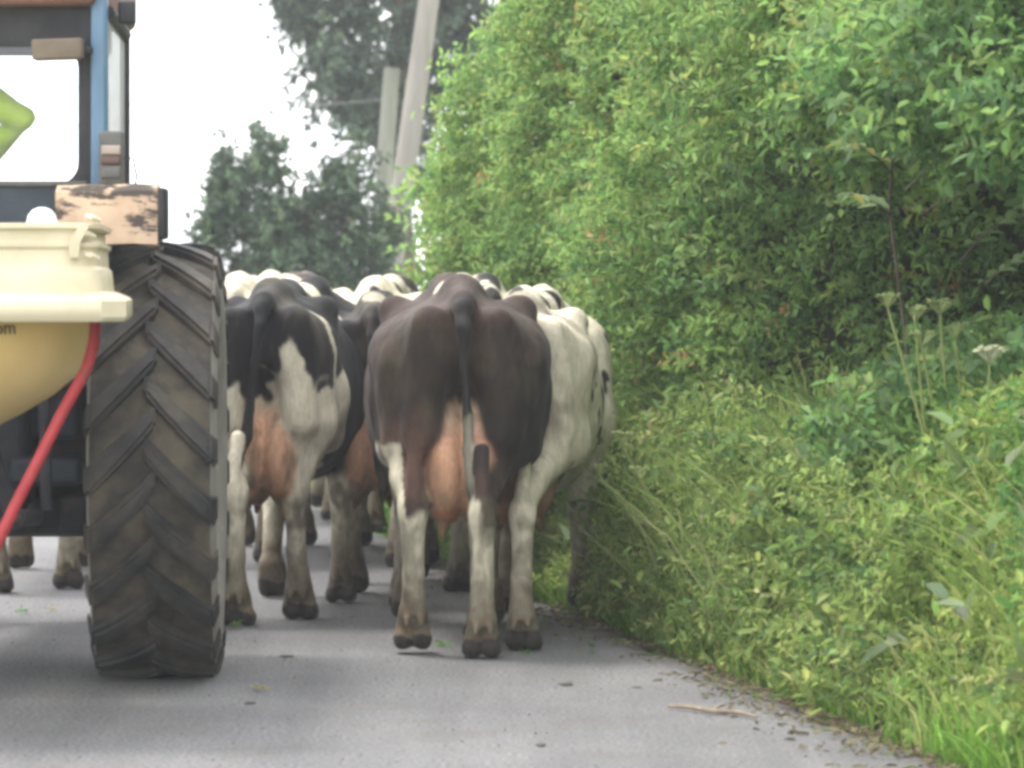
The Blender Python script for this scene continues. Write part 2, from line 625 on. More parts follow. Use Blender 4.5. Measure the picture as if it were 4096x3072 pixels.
# long bare shoots arching out of the face
for (x0, y0, x1, y1, Y) in ((760, 158, 700, 162, 17.4), (800, 190, 750, 180, 16.5)):
    a, b = at(x0, y0, Y), at(x1, y1, Y - .25)
    mid = (a + b) / 2 + Vector((0, 0, -.05))
    o = MB().tube([a, mid, b], [.006, .005, .003], 6).build('shoot', M_BARK)
    under(o, hedge)

# ------------------------------------------------------------------ verge plants
def verge_top(Y):
    return np.interp(Y, [8, 12, 15, 18, 24], [1.25, 1.15, .85, .62, .5])


parts = []
r = np.random.default_rng(77)
cnt = 20000
Y = 7.5 + 19.5 * r.uniform(size=cnt) ** .85
u = .03 + .85 * r.uniform(size=cnt) ** 1.1
P = np.stack([Y, u * 2, np.zeros(cnt)], -1)
keep = wave_noise(P, .8, 5) > -.75
Y, u, P = Y[keep], u[keep], P[keep]; cnt = len(Y)
root = np.stack([edge_x(Y) + u, Y, bank_z(u)], -1)
length = (.20 + .42 * sstep(.02, .55, u)) * r.uniform(.55, 1.35, cnt) * np.interp(Y, [10, 15, 20], [1.15, .95, .8])
lean = np.stack([-.6 + r.normal(size=cnt) * .9, -.2 + r.normal(size=cnt) * 1.0, np.zeros(cnt)], -1)
pn = wave_noise(P, .5, 8)
g1 = pal([(.19, .27, .07), (.14, .23, .05), (.27, .30, .11), (.34, .32, .16), (.10, .18, .045)], [.34, .28, .2, .08, .1], cnt, r)
g2 = pal([(.13, .25, .04), (.16, .30, .05), (.10, .20, .04)], [.4, .35, .25], cnt, r)
col = np.where((pn > .55)[:, None], g2, g1) * r.uniform(.75, 1.25, (cnt, 1)) * 1.4
parts.append(blades(root, lean, length, .006 + .006 * r.uniform(size=cnt) ** 2, col, 61))
# low lush turf where the road meets the verge
cnt = 9000
Y = np.concatenate([16.0 + 3.2 * r.uniform(size=5500), 8 + 16 * r.uniform(size=3500)])
u = np.concatenate([.02 + .55 * r.uniform(size=5500), .0 + .3 * r.uniform(size=3500)])
root = np.stack([edge_x(Y) + u, Y, bank_z(u)], -1)
lean = np.stack([r.normal(size=cnt), r.normal(size=cnt), np.zeros(cnt)], -1)
col = pal([(.12, .26, .03), (.10, .21, .03), (.17, .30, .05)], [.4, .3, .3], cnt, r) * r.uniform(.8, 1.2, (cnt, 1))
parts.append(blades(root, lean, r.uniform(.07, .2, cnt), np.full(cnt, .008), col, 62))
V, F, Cc = merge(parts)
o = link(bpy.data.objects.new('grass', np_mesh('grass', V, F, M_GRASS, Cc, smooth=True)))
tag(o, 'long yellow green grass growing on the bank below the hedge', 'grass', kind='stuff')

parts = []
cnt = 15000
Y = 7.6 + 18.6 * r.uniform(size=cnt) ** .85
q = r.uniform(size=cnt)
Z = .06 + (verge_top(Y) - .06) * q
P = np.stack([Y, Z * 1.5, np.zeros(cnt)], -1)
u = .12 + .48 * q + .07 * wave_noise(P, .9, 9) + np.abs(r.normal(size=cnt)) * .09
org = np.stack([edge_x(Y) + u, Y, np.maximum(Z, bank_z(u) + .02)], -1)
d = np.stack([-.6 + r.normal(size=cnt) * .5, -.3 + r.normal(size=cnt) * .6, .5 + r.normal(size=cnt) * .5], -1)
pn = wave_noise(P, .55, 18)
c1 = 1.6 * pal([(.175, .235, .065), (.215, .27, .08), (.11, .18, .05), (.25, .27, .10), (.15, .20, .08)], [.32, .24, .2, .14, .1], cnt, r)
c2 = 1.5 * pal([(.10, .20, .05), (.07, .15, .05)], [.6, .4], cnt, r)
col = np.where((pn > .5)[:, None], c2, c1)
parts.append(sprigs(org[: 2 * cnt // 3], d[: 2 * cnt // 3], 10, .17, .034, .011, col[: 2 * cnt // 3], seed=71))
parts.append(sprigs(org[2 * cnt // 3:], d[2 * cnt // 3:], 7, .16, .055, .028, col[2 * cnt // 3:], seed=72))
# a few big pale leaves (dock, burdock)
cnt = 140
Y = 8.5 + 13 * r.uniform(size=cnt); q = r.uniform(size=cnt)
Z = .15 + (verge_top(Y) - .1) * q
u = .12 + .45 * q
org = np.stack([edge_x(Y) + u, Y, Z], -1)
d = np.stack([-.8 + r.normal(size=cnt) * .5, -.3 + r.normal(size=cnt) * .6, .3 + r.normal(size=cnt) * .4], -1)
parts.append(sprigs(org, d, 4, .10, .10, .05, pal([(.18, .25, .10), (.25, .31, .17), (.12, .21, .06)], [.4, .25, .35], cnt, r), seed=73))
V, F, Cc = merge(parts)
o = link(bpy.data.objects.new('weeds', np_mesh('weeds', V, F, M_LEAF, Cc, smooth=False)))
tag(o, 'tangle of leafy weeds and nettles along the foot of the hedge', 'weeds', kind='stuff')

# far verge on the other side of the lane
cnt = 7000
Y = 9 + 40 * r.uniform(size=cnt)
u = -4.25 - 1.2 * r.uniform(size=cnt)
root = np.stack([edge_x(Y) + u, Y, np.full(cnt, -.06)], -1)
lean = np.stack([r.normal(size=cnt), r.normal(size=cnt), np.zeros(cnt)], -1)
col = pal([(.19, .27, .07), (.14, .23, .05), (.27, .30, .11)], [.4, .4, .2], cnt, r)
V, F, Cc = blades(root, lean, r.uniform(.12, .4, cnt), np.full(cnt, .012), col, 63)
o = link(bpy.data.objects.new('grass', np_mesh('grass', V, F, M_GRASS, Cc, smooth=True)))
tag(o, 'low grass along the opposite road edge beyond the tractor', 'grass', kind='stuff')

#=PLANTS=#
# ------------------------------------------------------------------ single plants one can tell apart
def leaflet_mesh(name, col):
    V, F = leaf_arrays(np.zeros((1, 3)), np.array([[0, 1.0, 0]]), np.array([[0, 0, 1.0]]), np.array([1.0]), np.array([.36]))
    return np_mesh(name, V, F, M_LEAF, np.tile(np.array(col), (6, 1)), smooth=False)


LEAFLETS = [leaflet_mesh('leaflet', c) for c in ((.20, .29, .12), (.15, .25, .08), (.25, .33, .17), (.32, .32, .07))]


def aim(o, base, direction, nrm, size):
    y = Vector(direction).normalized()
    x = y.cross(Vector(nrm)).normalized()
    z = x.cross(y)
    m = Matrix((x, y, z)).transposed().to_4x4()
    o.matrix_basis = Matrix.Translation(base) @ m @ Matrix.Scale(size, 4)


sapling = empty('ash_sapling', (float(edge_x(14.6)) + .9, 14.6, .55))
tag(sapling, 'young ash with feathery pale leaf sprays in front of the dark hollow in the hedge', 'sapling')
sr = random.Random(12)
spts = [at(912, 385, 14.6), at(905, 330, 14.6), at(897, 270, 14.55), at(889, 205, 14.5), at(893, 150, 14.4), at(915, 90, 14.25), at(945, 30, 14.1), at(965, -20, 14.0)]
under(MB().tube(spts, [.007, .007, .006, .006, .005, .005, .004, .003], 8).build('stem', M_BARK), sapling)
FR = [((893, 160, 14.3), (1004, 66, 13.7), .0), ((905, 190, 14.2), (1010, 112, 13.6), .0), ((900, 120, 14.3), (868, 92, 13.9), 0), ((915, 95, 14.2), (880, 45, 13.9), 0), ((930, 70, 14.2), (1020, 22, 13.7), 0),
      ((935, 50, 14.1), (900, 5, 13.8), 0), ((920, 215, 14.1), (1022, 170, 13.5), 0), ((960, 262, 14.0), (1024, 205, 13.5), 0), ((890, 215, 14.5), (846, 195, 14.0), 0), ((893, 175, 14.4), (842, 140, 14.0), 0),
      ((955, 15, 14.1), (1030, -20, 13.8), 0), ((985, 285, 13.9), (1040, 250, 13.4), 0)]
for i, (a, b, _) in enumerate(FR):
    p0, p1 = at(*a), at(*b)
    d = p1 - p0
    mid = p0 + d * .5 + Vector((0, 0, .05))
    pts = [p0.lerp(mid, t) .lerp(mid.lerp(p1, t), t) for t in (0, .25, .5, .75, 1)]
    fo = MB().tube(pts, [.004, .004, .003, .003, .002], 5).build('frond', M_BARK)
    under(fo, sapling)
    n = 6
    for k in range(n):
        t = .25 + .75 * k / (n - 1)
        q = p0.lerp(mid, t).lerp(mid.lerp(p1, t), t)
        dd = ((mid.lerp(p1, t)) - p0.lerp(mid, t)).normalized()
        up = Vector((sr.uniform(-.3, .1), sr.uniform(-.6, -.2), 1)).normalized()
        sd = dd.cross(up).normalized()
        for s_ in (-1, 1) if k < n - 1 else (0,):
            lf = bpy.data.objects.new('leaflet', LEAFLETS[3 if sr.random() < .10 else sr.choice([0, 0, 1, 2])])
            C.objects.link(lf)
            dirn = dd * .75 + sd * s_ * .8 + Vector((0, 0, -.22 + sr.uniform(-.1, .1)))
            aim(lf, q, dirn, up + Vector((sr.uniform(-.3, .3), sr.uniform(-.3, .3), 0)), sr.uniform(.07, .10))
            lf.parent = fo
            lf.matrix_parent_inverse = Matrix.Identity(4)

M_STALK = worn_mat('green_stalk', [(.3, (.16, .20, .06)), (.7, (.26, .29, .10))], 12, .7, bump=.1)
M_SEED = worn_mat('yellow_umbel', [(.3, (.19, .25, .08)), (.7, (.28, .32, .12))], 20, .8, bump=.2)
M_PALEFLOWER = worn_mat('cream_flower', [(.3, (.34, .37, .22)), (.7, (.46, .47, .31))], 20, .8, bump=.2)


def umbel_plant(name, label, heads, foot, mat, seed, spread=.06, dots=26, dot=.007):
    root = empty(name, foot)
    tag(root, label, 'plant')
    rr = random.Random(seed)
    for (hx_, hy_, hY, sc) in heads:
        top = at(hx_, hy_, hY)
        f = Vector(foot) + Vector((rr.uniform(-.05, .05), rr.uniform(-.05, .05), 0))
        m_ = f.lerp(top, .55) + Vector((rr.uniform(-.05, .05), 0, .05))
        under(MB().tube([f, f.lerp(m_, .6) + Vector((0, 0, .03)), m_, top - Vector((0, 0, .04))], [.007, .006, .005, .004], 6).build('stalk', M_STALK), root)
        u_ = MB()
        for k in range(dots):
            a = rr.uniform(0, 6.28); q = math.sqrt(rr.random()) * spread * sc
            p = top + Vector((q * math.cos(a), q * math.sin(a), .012 - q * q * 3 + rr.uniform(-.006, .006)))
            u_.tube([top - Vector((0, 0, .04)), p], [.0012, .0012], 3, caps=False)
            ds = dot * sc * rr.uniform(.7, 1.3)
            u_.lathe([(ds * .2, -ds * .5), (ds, 0), (ds * .3, ds * .5)], 6, origin=tuple(p))
        under(u_.build('umbel', mat, fixn=False), root)
    return root


fx = lambda Y, u: (float(edge_x(Y)) + u, Y, float(bank_z(u)))
umbel_plant('alexanders_plant', 'yellow green umbel plant standing before the dark hollow of the hedge',
            [(888, 297, 13.55, .8), (915, 310, 13.5, .9), (940, 303, 13.45, .9), (922, 335, 13.35, .8), (955, 328, 13.4, .7)],
            fx(13.5, .62), M_SEED, 4)
umbel_plant('hogweed_plant', 'hogweed with a flat cream flower head near the top of the bank', [(990, 351, 12.9, .75)], fx(12.8, .52), M_PALEFLOWER, 9, spread=.075, dots=46, dot=.010)
umbel_plant('cow_parsley', 'small green umbels poking from the weeds behind the white cow', [(622, 435, 15.6, 1.0), (640, 470, 15.4, .9), (600, 468, 15.6, .7)], fx(15.6, .22), M_SEED, 14, spread=.05, dots=20, dot=.006)

# weeds leaning out over the lane beside the white cow
rr2 = np.random.default_rng(303)
cnt = 1000
Y = rr2.uniform(12.6, 17.4, cnt); Z = .05 + rr2.uniform(size=cnt) ** 1.1 * np.interp(Y, [12.6, 14.2, 15.4, 17.4], [.6, .75, .95, .7])
uu = .04 + .26 * Z + np.abs(rr2.normal(size=cnt)) * .07
org = np.stack([edge_x(Y) + uu, Y, Z], -1)
d = np.stack([-.8 + rr2.normal(size=cnt) * .4, -.4 + rr2.normal(size=cnt) * .5, .6 + rr2.normal(size=cnt) * .4], -1)
colw = 1.5 * pal([(.14, .20, .055), (.20, .26, .08), (.09, .15, .05), (.25, .28, .11)], [.35, .3, .25, .1], cnt, rr2)
V, F, Cc = merge([sprigs(org[:550], d[:550], 10, .18, .036, .013, colw[:550], seed=304), sprigs(org[550:], d[550:], 8, .17, .058, .026, colw[550:] * .85, seed=306)])
n1 = 260
Yb = rr2.uniform(14.2, 16.8, n1); ub = rr2.uniform(.02, .4, n1)
root = np.stack([edge_x(Yb) + ub, Yb, bank_z(ub)], -1)
lean = np.stack([-.9 + rr2.normal(size=n1) * .5, -.3 + rr2.normal(size=n1) * .6, np.zeros(n1)], -1)
gc = pal([(.22, .29, .09), (.16, .25, .06), (.32, .33, .16)], [.45, .4, .15], n1, rr2)
V2, F2, C2 = blades(root, lean, rr2.uniform(.5, 1.1, n1), np.full(n1, .008), gc, 305)
o = link(bpy.data.objects.new('nettles', np_mesh('nettles', V, F, M_LEAF, Cc, smooth=False)))
tag(o, 'leafy nettles crowding the road edge beside the white cow', 'nettles', kind='stuff')
o = link(bpy.data.objects.new('grass', np_mesh('grass', V2, F2, M_GRASS, C2, smooth=True)))
tag(o, 'tall arching grass stems leaning over the lane beside the white cow', 'grass', kind='stuff')
#=/PLANTS=#

#=TREES=#
# ------------------------------------------------------------------ trees, poles, wires
def tree(name, label, base, trunk_pts, trunk_rad, lobes, leaf, colors, seed, limbs=()):
    root = empty(name, base)
    tag(root, label, 'tree')
    tb = MB().tube(trunk_pts, trunk_rad, 10)
    under(tb.build('trunk', M_BARK), root)
    for pts, rad in limbs:
        under(MB().tube(pts, rad, 7).build('limb', M_BARK), root)
    r = np.random.default_rng(seed)
    parts = []
    for (c, rad, cnt) in lobes:
        d = norm(r.normal(size=(cnt, 3)))
        rr = r.uniform(.25, 1.0, cnt) ** .55
        # clumps: pull the points towards a few cluster centres
        k = max(6, cnt // 55)
        cd = norm(r.normal(size=(k, 3))) * (r.uniform(.45, 1.0, k) ** .5)[:, None]
        pick = r.integers(0, k, cnt)
        loose = r.uniform(size=cnt) < .25
        loc = np.where(loose[:, None], d * rr[:, None], cd[pick] + r.normal(size=(cnt, 3)) * .17)
        org = np.array(c) + loc * np.array(rad)
        dr = loc + r.normal(size=(cnt, 3)) * .6 + np.array([0, 0, .15])
        parts.append(sprigs(org, dr, 7, leaf * 2.2, leaf, leaf * .62, pal(colors[0], colors[1], cnt, r), seed=seed + 1))
    V, F, Cc = merge(parts)
    o = link(bpy.data.objects.new('crown', np_mesh('crown', V, F, M_TREE, Cc, smooth=False)))
    o['kind'] = 'stuff'
    under(o, root)
    return root


TCOL = ([(.050, .076, .052), (.070, .105, .068), (.038, .058, .044), (.10, .14, .085)], [.38, .3, .2, .12])
b0 = at(398, 290, 48); tx = b0.x
tree('sycamore_tree', 'big dark tree whose crown hangs behind the leaning pole', (tx, 48, -.06),
     [(tx, 48, -.1), (tx + .05, 48, 1.5), (tx - .05, 48, 3.2), (tx + .1, 48, 5.4), (tx, 48, 7)], [.22, .19, .16, .12, .05],
     [((-1.15, 48, 5.35), (1.6, 1.5, 1.85), 1350), ((-2.35, 47.8, 4.75), (.55, .6, .62), 260), ((-.35, 48, 5.2), (1.1, 1.0, 1.3), 700),
      ((-1.6, 47.8, 3.85), (.80, .6, .50), 220), ((-1.45, 47.7, 2.95), (.60, .5, .55), 110), ((-.9, 48, 6.6), (1.7, 1.6, 1.2), 900)],
     .115, TCOL, 90, limbs=[([(tx, 48, 2.9), (tx - .6, 47.8, 3.6), (tx - 1.1, 47.8, 4.7)], [.09, .06, .03]), ([(tx, 48, 3.4), (tx + .6, 48, 4.4), (tx + 1.0, 48, 5.3)], [.09, .06, .03])])
b1 = at(305, 290, 38); tx = b1.x
tree('hawthorn_bush', 'dense dark bushy tree rising behind the far cows', (tx, 38, -.06),
     [(tx, 38, -.1), (tx + .05, 38, .9), (tx - .02, 38, 1.8), (tx, 38, 2.4)], [.13, .10, .07, .03],
     [((tx - .42, 38, 1.95), (.47, .5, .85), 480), ((tx + .1, 38, 1.80), (.60, .6, .66), 600), ((tx + .55, 38, 1.8), (.50, .5, .72), 420),
      ((tx + .45, 38, 2.75), (.36, .30, .30), 42), ((tx - .64, 38, 2.72), (.20, .2, .35), 70), ((tx - .75, 38, 1.6), (.30, .4, .6), 160),
      ((tx + .1, 38, .9), (1.0, .7, .7), 500)],
     .085, ([(.060, .096, .056), (.080, .125, .068), (.046, .072, .048), (.115, .165, .08)], [.35, .33, .2, .12]), 120,
     limbs=[([(tx, 38, 1.2), (tx - .35, 38, 1.8), (tx - .5, 38, 2.4)], [.06, .04, .02]), ([(tx, 38, 1.2), (tx + .4, 38, 2.0), (tx + .5, 38, 2.7)], [.06, .04, .02])])

pa, pb = at(429, 0, 40), at(408, 150, 40)
dirp = (pa - pb) / (pa.z - pb.z)
foot = pb + dirp * (-.1 - pb.z); topp = pb + dirp * (7.6 - pb.z)
pole = empty('utility_pole', (foot.x, foot.y, -.06))
tag(pole, 'tall pale wooden utility pole leaning over beside the hedge end', 'pole')
under(MB().tube([foot, pb, pa, topp], [.118, .112, .105, .096], 20).build('shaft', M_POLE), pole)
cz = topp - dirp * .35
under(MB().box((-.75, -.05, -.06), (.75, .05, .06), .012, Matrix.Translation(cz + Vector((0, -.14, 0)))).build('crossarm', M_POLE), pole)
for dx in (-.6, 0, .6):
    under(MB().lathe([(.012, 0), (.03, .04), (.045, .07), (.03, .09), (.045, .12), (.02, .16)], 12, origin=tuple(cz + Vector((dx, -.14, .06)))).build('insulator', M_POLE), pole)
qa, qb = at(392, 68, 39.4), at(382, 205, 39.4)
dq = (qa - qb) / (qa.z - qb.z)
qf = qb + dq * (-.1 - qb.z)
post = empty('timber_post', (qf.x, qf.y, -.06))
tag(post, 'shorter mossy grey timber post standing against the leaning utility pole', 'post')
under(MB().tube([qf, qb, qa], [.09, .085, .08], 16).build('shaft', M_POST), post)

for lab, a, b, sag in (('thin overhead wire sloping down into the dark bush', at(-330, -48, 41), at(306, 160, 41), .02), ('thin level overhead wire running to the mossy post', at(-330, 150, 39.2), at(386, 99, 39.2), .05)):
    pts = []
    for k in range(13):
        t = k / 12
        p = a.lerp(b, t); p.z -= sag * 4 * t * (1 - t); pts.append(p)
    o = MB().tube(pts, .005, 6).build('overhead_wire', M_WIRE)
    tag(o, lab, 'wire', 'overhead wires')
#=/TREES=#

#=COWS=#
# ------------------------------------------------------------------ cows (one continuous body each)
class SDF:
    def __init__(self, lo, hi, vox):
        self.lo, self.vox = np.array(lo, np.float32), vox
        self.dim = np.ceil((np.array(hi) - np.array(lo)) / vox).astype(int) + 1
        self.f = np.full(self.dim, .25, np.float32)
        self.lab = np.zeros(self.dim, np.int8); self.id = 0

    def _win(self, lo, hi, pad):
        a = np.maximum(((np.array(lo) - pad - self.lo) / self.vox).astype(int), 0)
        b = np.minimum(((np.array(hi) + pad - self.lo) / self.vox).astype(int) + 2, self.dim)
        s = tuple(slice(i, max(j, i)) for i, j in zip(a, b))
        ax = [self.lo[k] + self.vox * np.arange(a[k], max(b[k], a[k]), dtype=np.float32) for k in range(3)]
        return s, ax[0][:, None, None], ax[1][None, :, None], ax[2][None, None, :]

    def _mix(self, s, d, k):
        f = self.f[s]
        self.lab[s] = np.where(d < f, self.id, self.lab[s])
        h = np.maximum(k - np.abs(f - d), 0) / k
        self.f[s] = np.minimum(f, d) - h * h * k * .25

    def cone(self, a, b, ra, rb, k=.04):
        a, b = np.array(a, np.float32), np.array(b, np.float32)
        m = max(ra, rb)
        s, X, Y, Z = self._win(np.minimum(a, b) - m, np.maximum(a, b) + m, .06 + k)
        ab = b - a; q = max(float(ab @ ab), 1e-8)
        t = np.clip(((X - a[0]) * ab[0] + (Y - a[1]) * ab[1] + (Z - a[2]) * ab[2]) / q, 0, 1)
        d = np.sqrt((X - a[0] - t * ab[0]) ** 2 + (Y - a[1] - t * ab[1]) ** 2 + (Z - a[2] - t * ab[2]) ** 2) - (ra + (rb - ra) * t)
        self._mix(s, d, k); return self

    def chain(self, pts, rad, k=.03):
        for i in range(len(pts) - 1): self.cone(pts[i], pts[i + 1], rad[i], rad[i + 1], k)
        return self

    def ell(self, c, r, k=.06):
        c, r = np.array(c, np.float32), np.array(r, np.float32)
        s, X, Y, Z = self._win(c - r, c + r, .06 + k)
        e = np.sqrt(((X - c[0]) / r[0]) ** 2 + ((Y - c[1]) / r[1]) ** 2 + ((Z - c[2]) / r[2]) ** 2)
        g = np.sqrt(((X - c[0]) / r[0] ** 2) ** 2 + ((Y - c[1]) / r[1] ** 2) ** 2 + ((Z - c[2]) / r[2] ** 2) ** 2)
        d = e * (e - 1) / np.maximum(g, 1e-5)
        self._mix(s, d.astype(np.float32), k); return self

    def mesh(self, floor=None):
        if floor is not None:
            z = self.lo[2] + self.vox * np.arange(self.dim[2], dtype=np.float32)
            self.f = np.maximum(self.f, floor - z[None, None, :])
        gr = openvdb.FloatGrid(.25)
        gr.copyFromArray(self.f)
        P, T, Q = gr.convertToPolygons(0.0, 0.0)
        P = np.asarray(P, np.float64) * self.vox + self.lo
        Q = np.asarray(Q, np.int64)[:, :4]
        a, b, c = P[Q[:, 0]], P[Q[:, 1]], P[Q[:, 2]]
        if np.einsum('ij,ij->i', a, np.cross(b, c)).sum() < 0: Q = Q[:, ::-1]
        # relax the grid stepping
        for it in range(3):
            acc = np.zeros_like(P); cnt = np.zeros(len(P))
            for i in range(4):
                j = (i + 1) % 4
                np.add.at(acc, Q[:, i], P[Q[:, j]]); np.add.at(cnt, Q[:, i], 1)
                np.add.at(acc, Q[:, j], P[Q[:, i]]); np.add.at(cnt, Q[:, j], 1)
            P = P * .5 + .5 * acc / np.maximum(cnt, 1)[:, None]
        I = np.clip(np.round((P - self.lo) / self.vox).astype(int), 0, self.dim - 1)
        self.vl = self.lab[I[:, 0], I[:, 1], I[:, 2]]
        self.Q = Q
        return P, Q

    def soft(self, mask, it=3):
        m = mask.astype(float)
        for _ in range(it):
            fm = m[self.Q].mean(axis=1)
            a = np.zeros(len(m)); c = np.zeros(len(m))
            for i in range(4):
                np.add.at(a, self.Q[:, i], fm); np.add.at(c, self.Q[:, i], 1)
            m = a / np.maximum(c, 1)
        return m


def mixc(a, b, t):
    t = np.asarray(t, float).reshape(-1, 1)
    return a * (1 - t) + b * t


DIRT = np.array([.095, .068, .040])


def make_cow(label, loc, yaw, coat, hind=((0, 0), (0, 0)), fore=((0, 0), (0, 0)), size=1.0, vox=.013, head=1.34, head_dx=0.0,
             tail=(0.0, 0.0), wide=1.0, seed=1, legin=(0.0, 0.0), rump=1.0):
    """hind / fore: (forward offset, lift) of the left and right foot; tail: sideways swing of mid and tip"""
    s = SDF((-.52, -.48, -.03), (.52, 2.85, 1.68), vox)
    W = wide
    HR = wide * rump
    # trunk
    s.ell((0, 1.02, .99), (.345 * W, .74, .385), .08)
    s.ell((0, 1.12, .90), (.325 * W, .58, .35), .08)
    s.ell((0, 1.60, .98), (.255 * W, .40, .40), .08)
    s.ell((0, .42, 1.20), (.245 * HR, .42, .20), .08)
    # top line
    s.chain([(0, .05, 1.375), (0, .30, 1.405), (0, .75, 1.385), (0, 1.2, 1.37), (0, 1.55, 1.405), (0, 1.85, 1.33)], [.045, .055, .06, .06, .065, .10], .09)
    for sd in (-1, 1):
        i = 0 if sd < 0 else 1
        fy, fl = hind[i]
        # hook and pin bones, thurl
        s.cone((sd * .235 * HR, .56, 1.325), (sd * .17 * HR, .50, 1.20), .068, .14, .09)
        s.cone((sd * .135, .03, 1.292), (sd * .14, .25, 1.21), .060, .125, .085)
        s.cone((sd * .215 * HR, .32, 1.17), (sd * .20 * HR, .42, .95), .135 * rump, .14, .08)
        # thigh
        s.cone((sd * .175 * HR, .20, 1.12), (sd * .185 * HR, .22, .84), .155 * rump, .125, .07)
        s.cone((sd * .140, .06, 1.20), (sd * .160, .07, .86), .085, .075, .06)
        s.cone((sd * .20 * W, .40, .98), (sd * .215 * W, .42, .80), .13, .105, .08)
        s.id = 3
        # gaskin to hock, shank, hoof
        lx = sd * (.155 + legin[i])
        hk = (lx, -.01 + fy * .72, .565 + fl * .8)
        s.cone((sd * .18, .22, .84), ((lx + sd * .02), .10 + fy * .4, .68 + fl * .5), .108, .064, .05)
        s.cone(((lx + sd * .02), .10 + fy * .4, .68 + fl * .5), hk, .064, .048, .04)
        s.cone((lx, -.02 + fy * .5, .80), (lx, -.055 + fy * .72, .60 + fl * .8), .030, .032, .035)
        s.cone(hk, (lx, -.035 + fy * .75, .53 + fl * .8), .055, .05, .03)
        ft = (lx, .02 + fy - fl * .25, .165 + fl)
        s.cone((lx, -.02 + fy * .75, .55 + fl * .8), (lx, .0 + fy * .9 - fl * .1, .30 + fl * .9), .050, .041, .03)
        s.cone((lx, .0 + fy * .9 - fl * .1, .30 + fl * .9), ft, .041, .052, .025)
        for c in (-1, 1):
            s.cone((ft[0] + c * .016, ft[1], ft[2] - .01), (ft[0] + c * .030, ft[1] + .05, .085 + fl), .040, .038, .012)
            s.cone((ft[0] + c * .036, ft[1] + .03, .045 + fl * .85), (ft[0] + c * .040, ft[1] + .10, .030 + fl * .85), .043, .037, .006)
            s.cone((ft[0] + c * .026, ft[1] - .042, ft[2] - .035), (ft[0] + c * .029, ft[1] - .060, ft[2] - .065), .017, .012, .006)
        s.id = 0
        # fore leg
        gy, gl = fore[i]
        s.cone((sd * .17, 1.72, 1.20), (sd * .20, 1.58, .86), .13, .13, .07)
        kn = (sd * .165, 1.57 + gy * .5, .46 + gl * .6)
        s.cone((sd * .195, 1.55, .84), kn, .105, .056, .05)
        s.cone(kn, (sd * .165, 1.55 + gy - gl * .3, .165 + gl), .054, .043, .03)
        for c in (-1, 1):
            s.cone((sd * .165 + c * .02, 1.55 + gy - gl * .3, .16 + gl), (sd * .165 + c * .03, 1.62 + gy - gl * .3, .045 + gl), .043, .046, .02)
    # udder and teats
    s.id = 1
    for sd in (-1, 1):
        s.ell((sd * .062, .30, .75), (.092, .26, .26), .03)
        s.ell((sd * .064, .17, .70), (.085, .18, .20), .022)
    for (tx, ty) in ((-.055, .13), (.055, .13), (-.05, .36), (.05, .36)):
        s.cone((tx * 1.3, ty, .53), (tx * 1.5, ty, .46), .026, .014, .015)
    # tail
    s.id = 2
    t1, t2 = tail
    s.chain([(0, .10, 1.375), (0, .0, 1.345), (0, -.045, 1.27), (t1 * .25, -.045, 1.12), (t1 * .7, -.04, .93)], [.040, .034, .027, .022, .019], .018)
    s.id = 4
    s.chain([(t1 * .7, -.04, .93), (t1, -.045, .80), (t2, -.045, .66), (t2 * 1.1, -.04, .56), (t2 * 1.05, -.035, .47)], [.019, .024, .034, .028, .010], .010)
    # neck and head
    s.id = 0
    hx = head_dx
    s.cone((0, 1.80, 1.16), (hx * .6, 2.18, head - .08), .235, .14, .10)
    s.cone((0, 1.75, 1.0), (hx * .5, 2.1, head - .24), .17, .10, .10)
    s.cone((hx, 2.22, head + .02), (hx, 2.42, head - .08), .118, .098, .06)
    s.cone((hx, 2.42, head - .08), (hx, 2.66, head - .23), .092, .078, .04)
    for sd in (-1, 1):
        s.cone((hx + sd * .09, 2.17, head + .06), (hx + sd * .19, 2.13, head + .05), .028, .042, .03)
        s.cone((hx + sd * .19, 2.13, head + .05), (hx + sd * .27, 2.10, head + .02), .042, .012, .02)
        s.cone((hx + sd * .085, 2.36, head + .01), (hx + sd * .10, 2.36, head + .01), .024, .018, .015)
    P, Q = s.mesh(floor=0.0)
    # folds, ribs and muscle: slight unevenness along the surface normal
    fn = np.cross(P[Q[:, 2]] - P[Q[:, 0]], P[Q[:, 3]] - P[Q[:, 1]])
    vn = np.zeros_like(P)
    for i in range(4): np.add.at(vn, Q[:, i], fn)
    vn = norm(vn)
    ribs = np.sin(P[:, 1] * 42 + P[:, 2] * 6) * sstep(.75, .9, P[:, 1]) * sstep(1.55, 1.4, P[:, 1]) * sstep(.8, .95, P[:, 2]) * .003
    amp = .5 + .5 * sstep(.4, .8, P[:, 2])
    P = P + vn * (amp * (.0065 * wave_noise(P * np.array([1, 1, .6]), 3.2, seed + 31, 2) + .003 * wave_noise(P * np.array([1, 1, .5]), 9, seed + 32, 2)) + ribs)[:, None]
    P[:, 2] = np.maximum(P[:, 2], .001)
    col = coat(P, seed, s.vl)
    # udder skin
    vl = s.vl
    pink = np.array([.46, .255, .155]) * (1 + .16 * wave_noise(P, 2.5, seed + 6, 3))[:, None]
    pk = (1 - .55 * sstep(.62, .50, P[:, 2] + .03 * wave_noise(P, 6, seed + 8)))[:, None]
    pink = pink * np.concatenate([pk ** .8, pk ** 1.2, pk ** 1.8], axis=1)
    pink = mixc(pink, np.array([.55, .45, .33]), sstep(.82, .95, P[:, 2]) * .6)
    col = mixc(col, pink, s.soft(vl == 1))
    # muddy feet and hooves
    nz = wave_noise(P, 4.5, seed + 7, 3)
    fine = wave_noise(P * np.array([1, 1, .45]), 11, seed + 12, 2)
    mud = sstep(.44, .10, P[:, 2] + .10 * nz + .05 * fine)[:, None] * .9
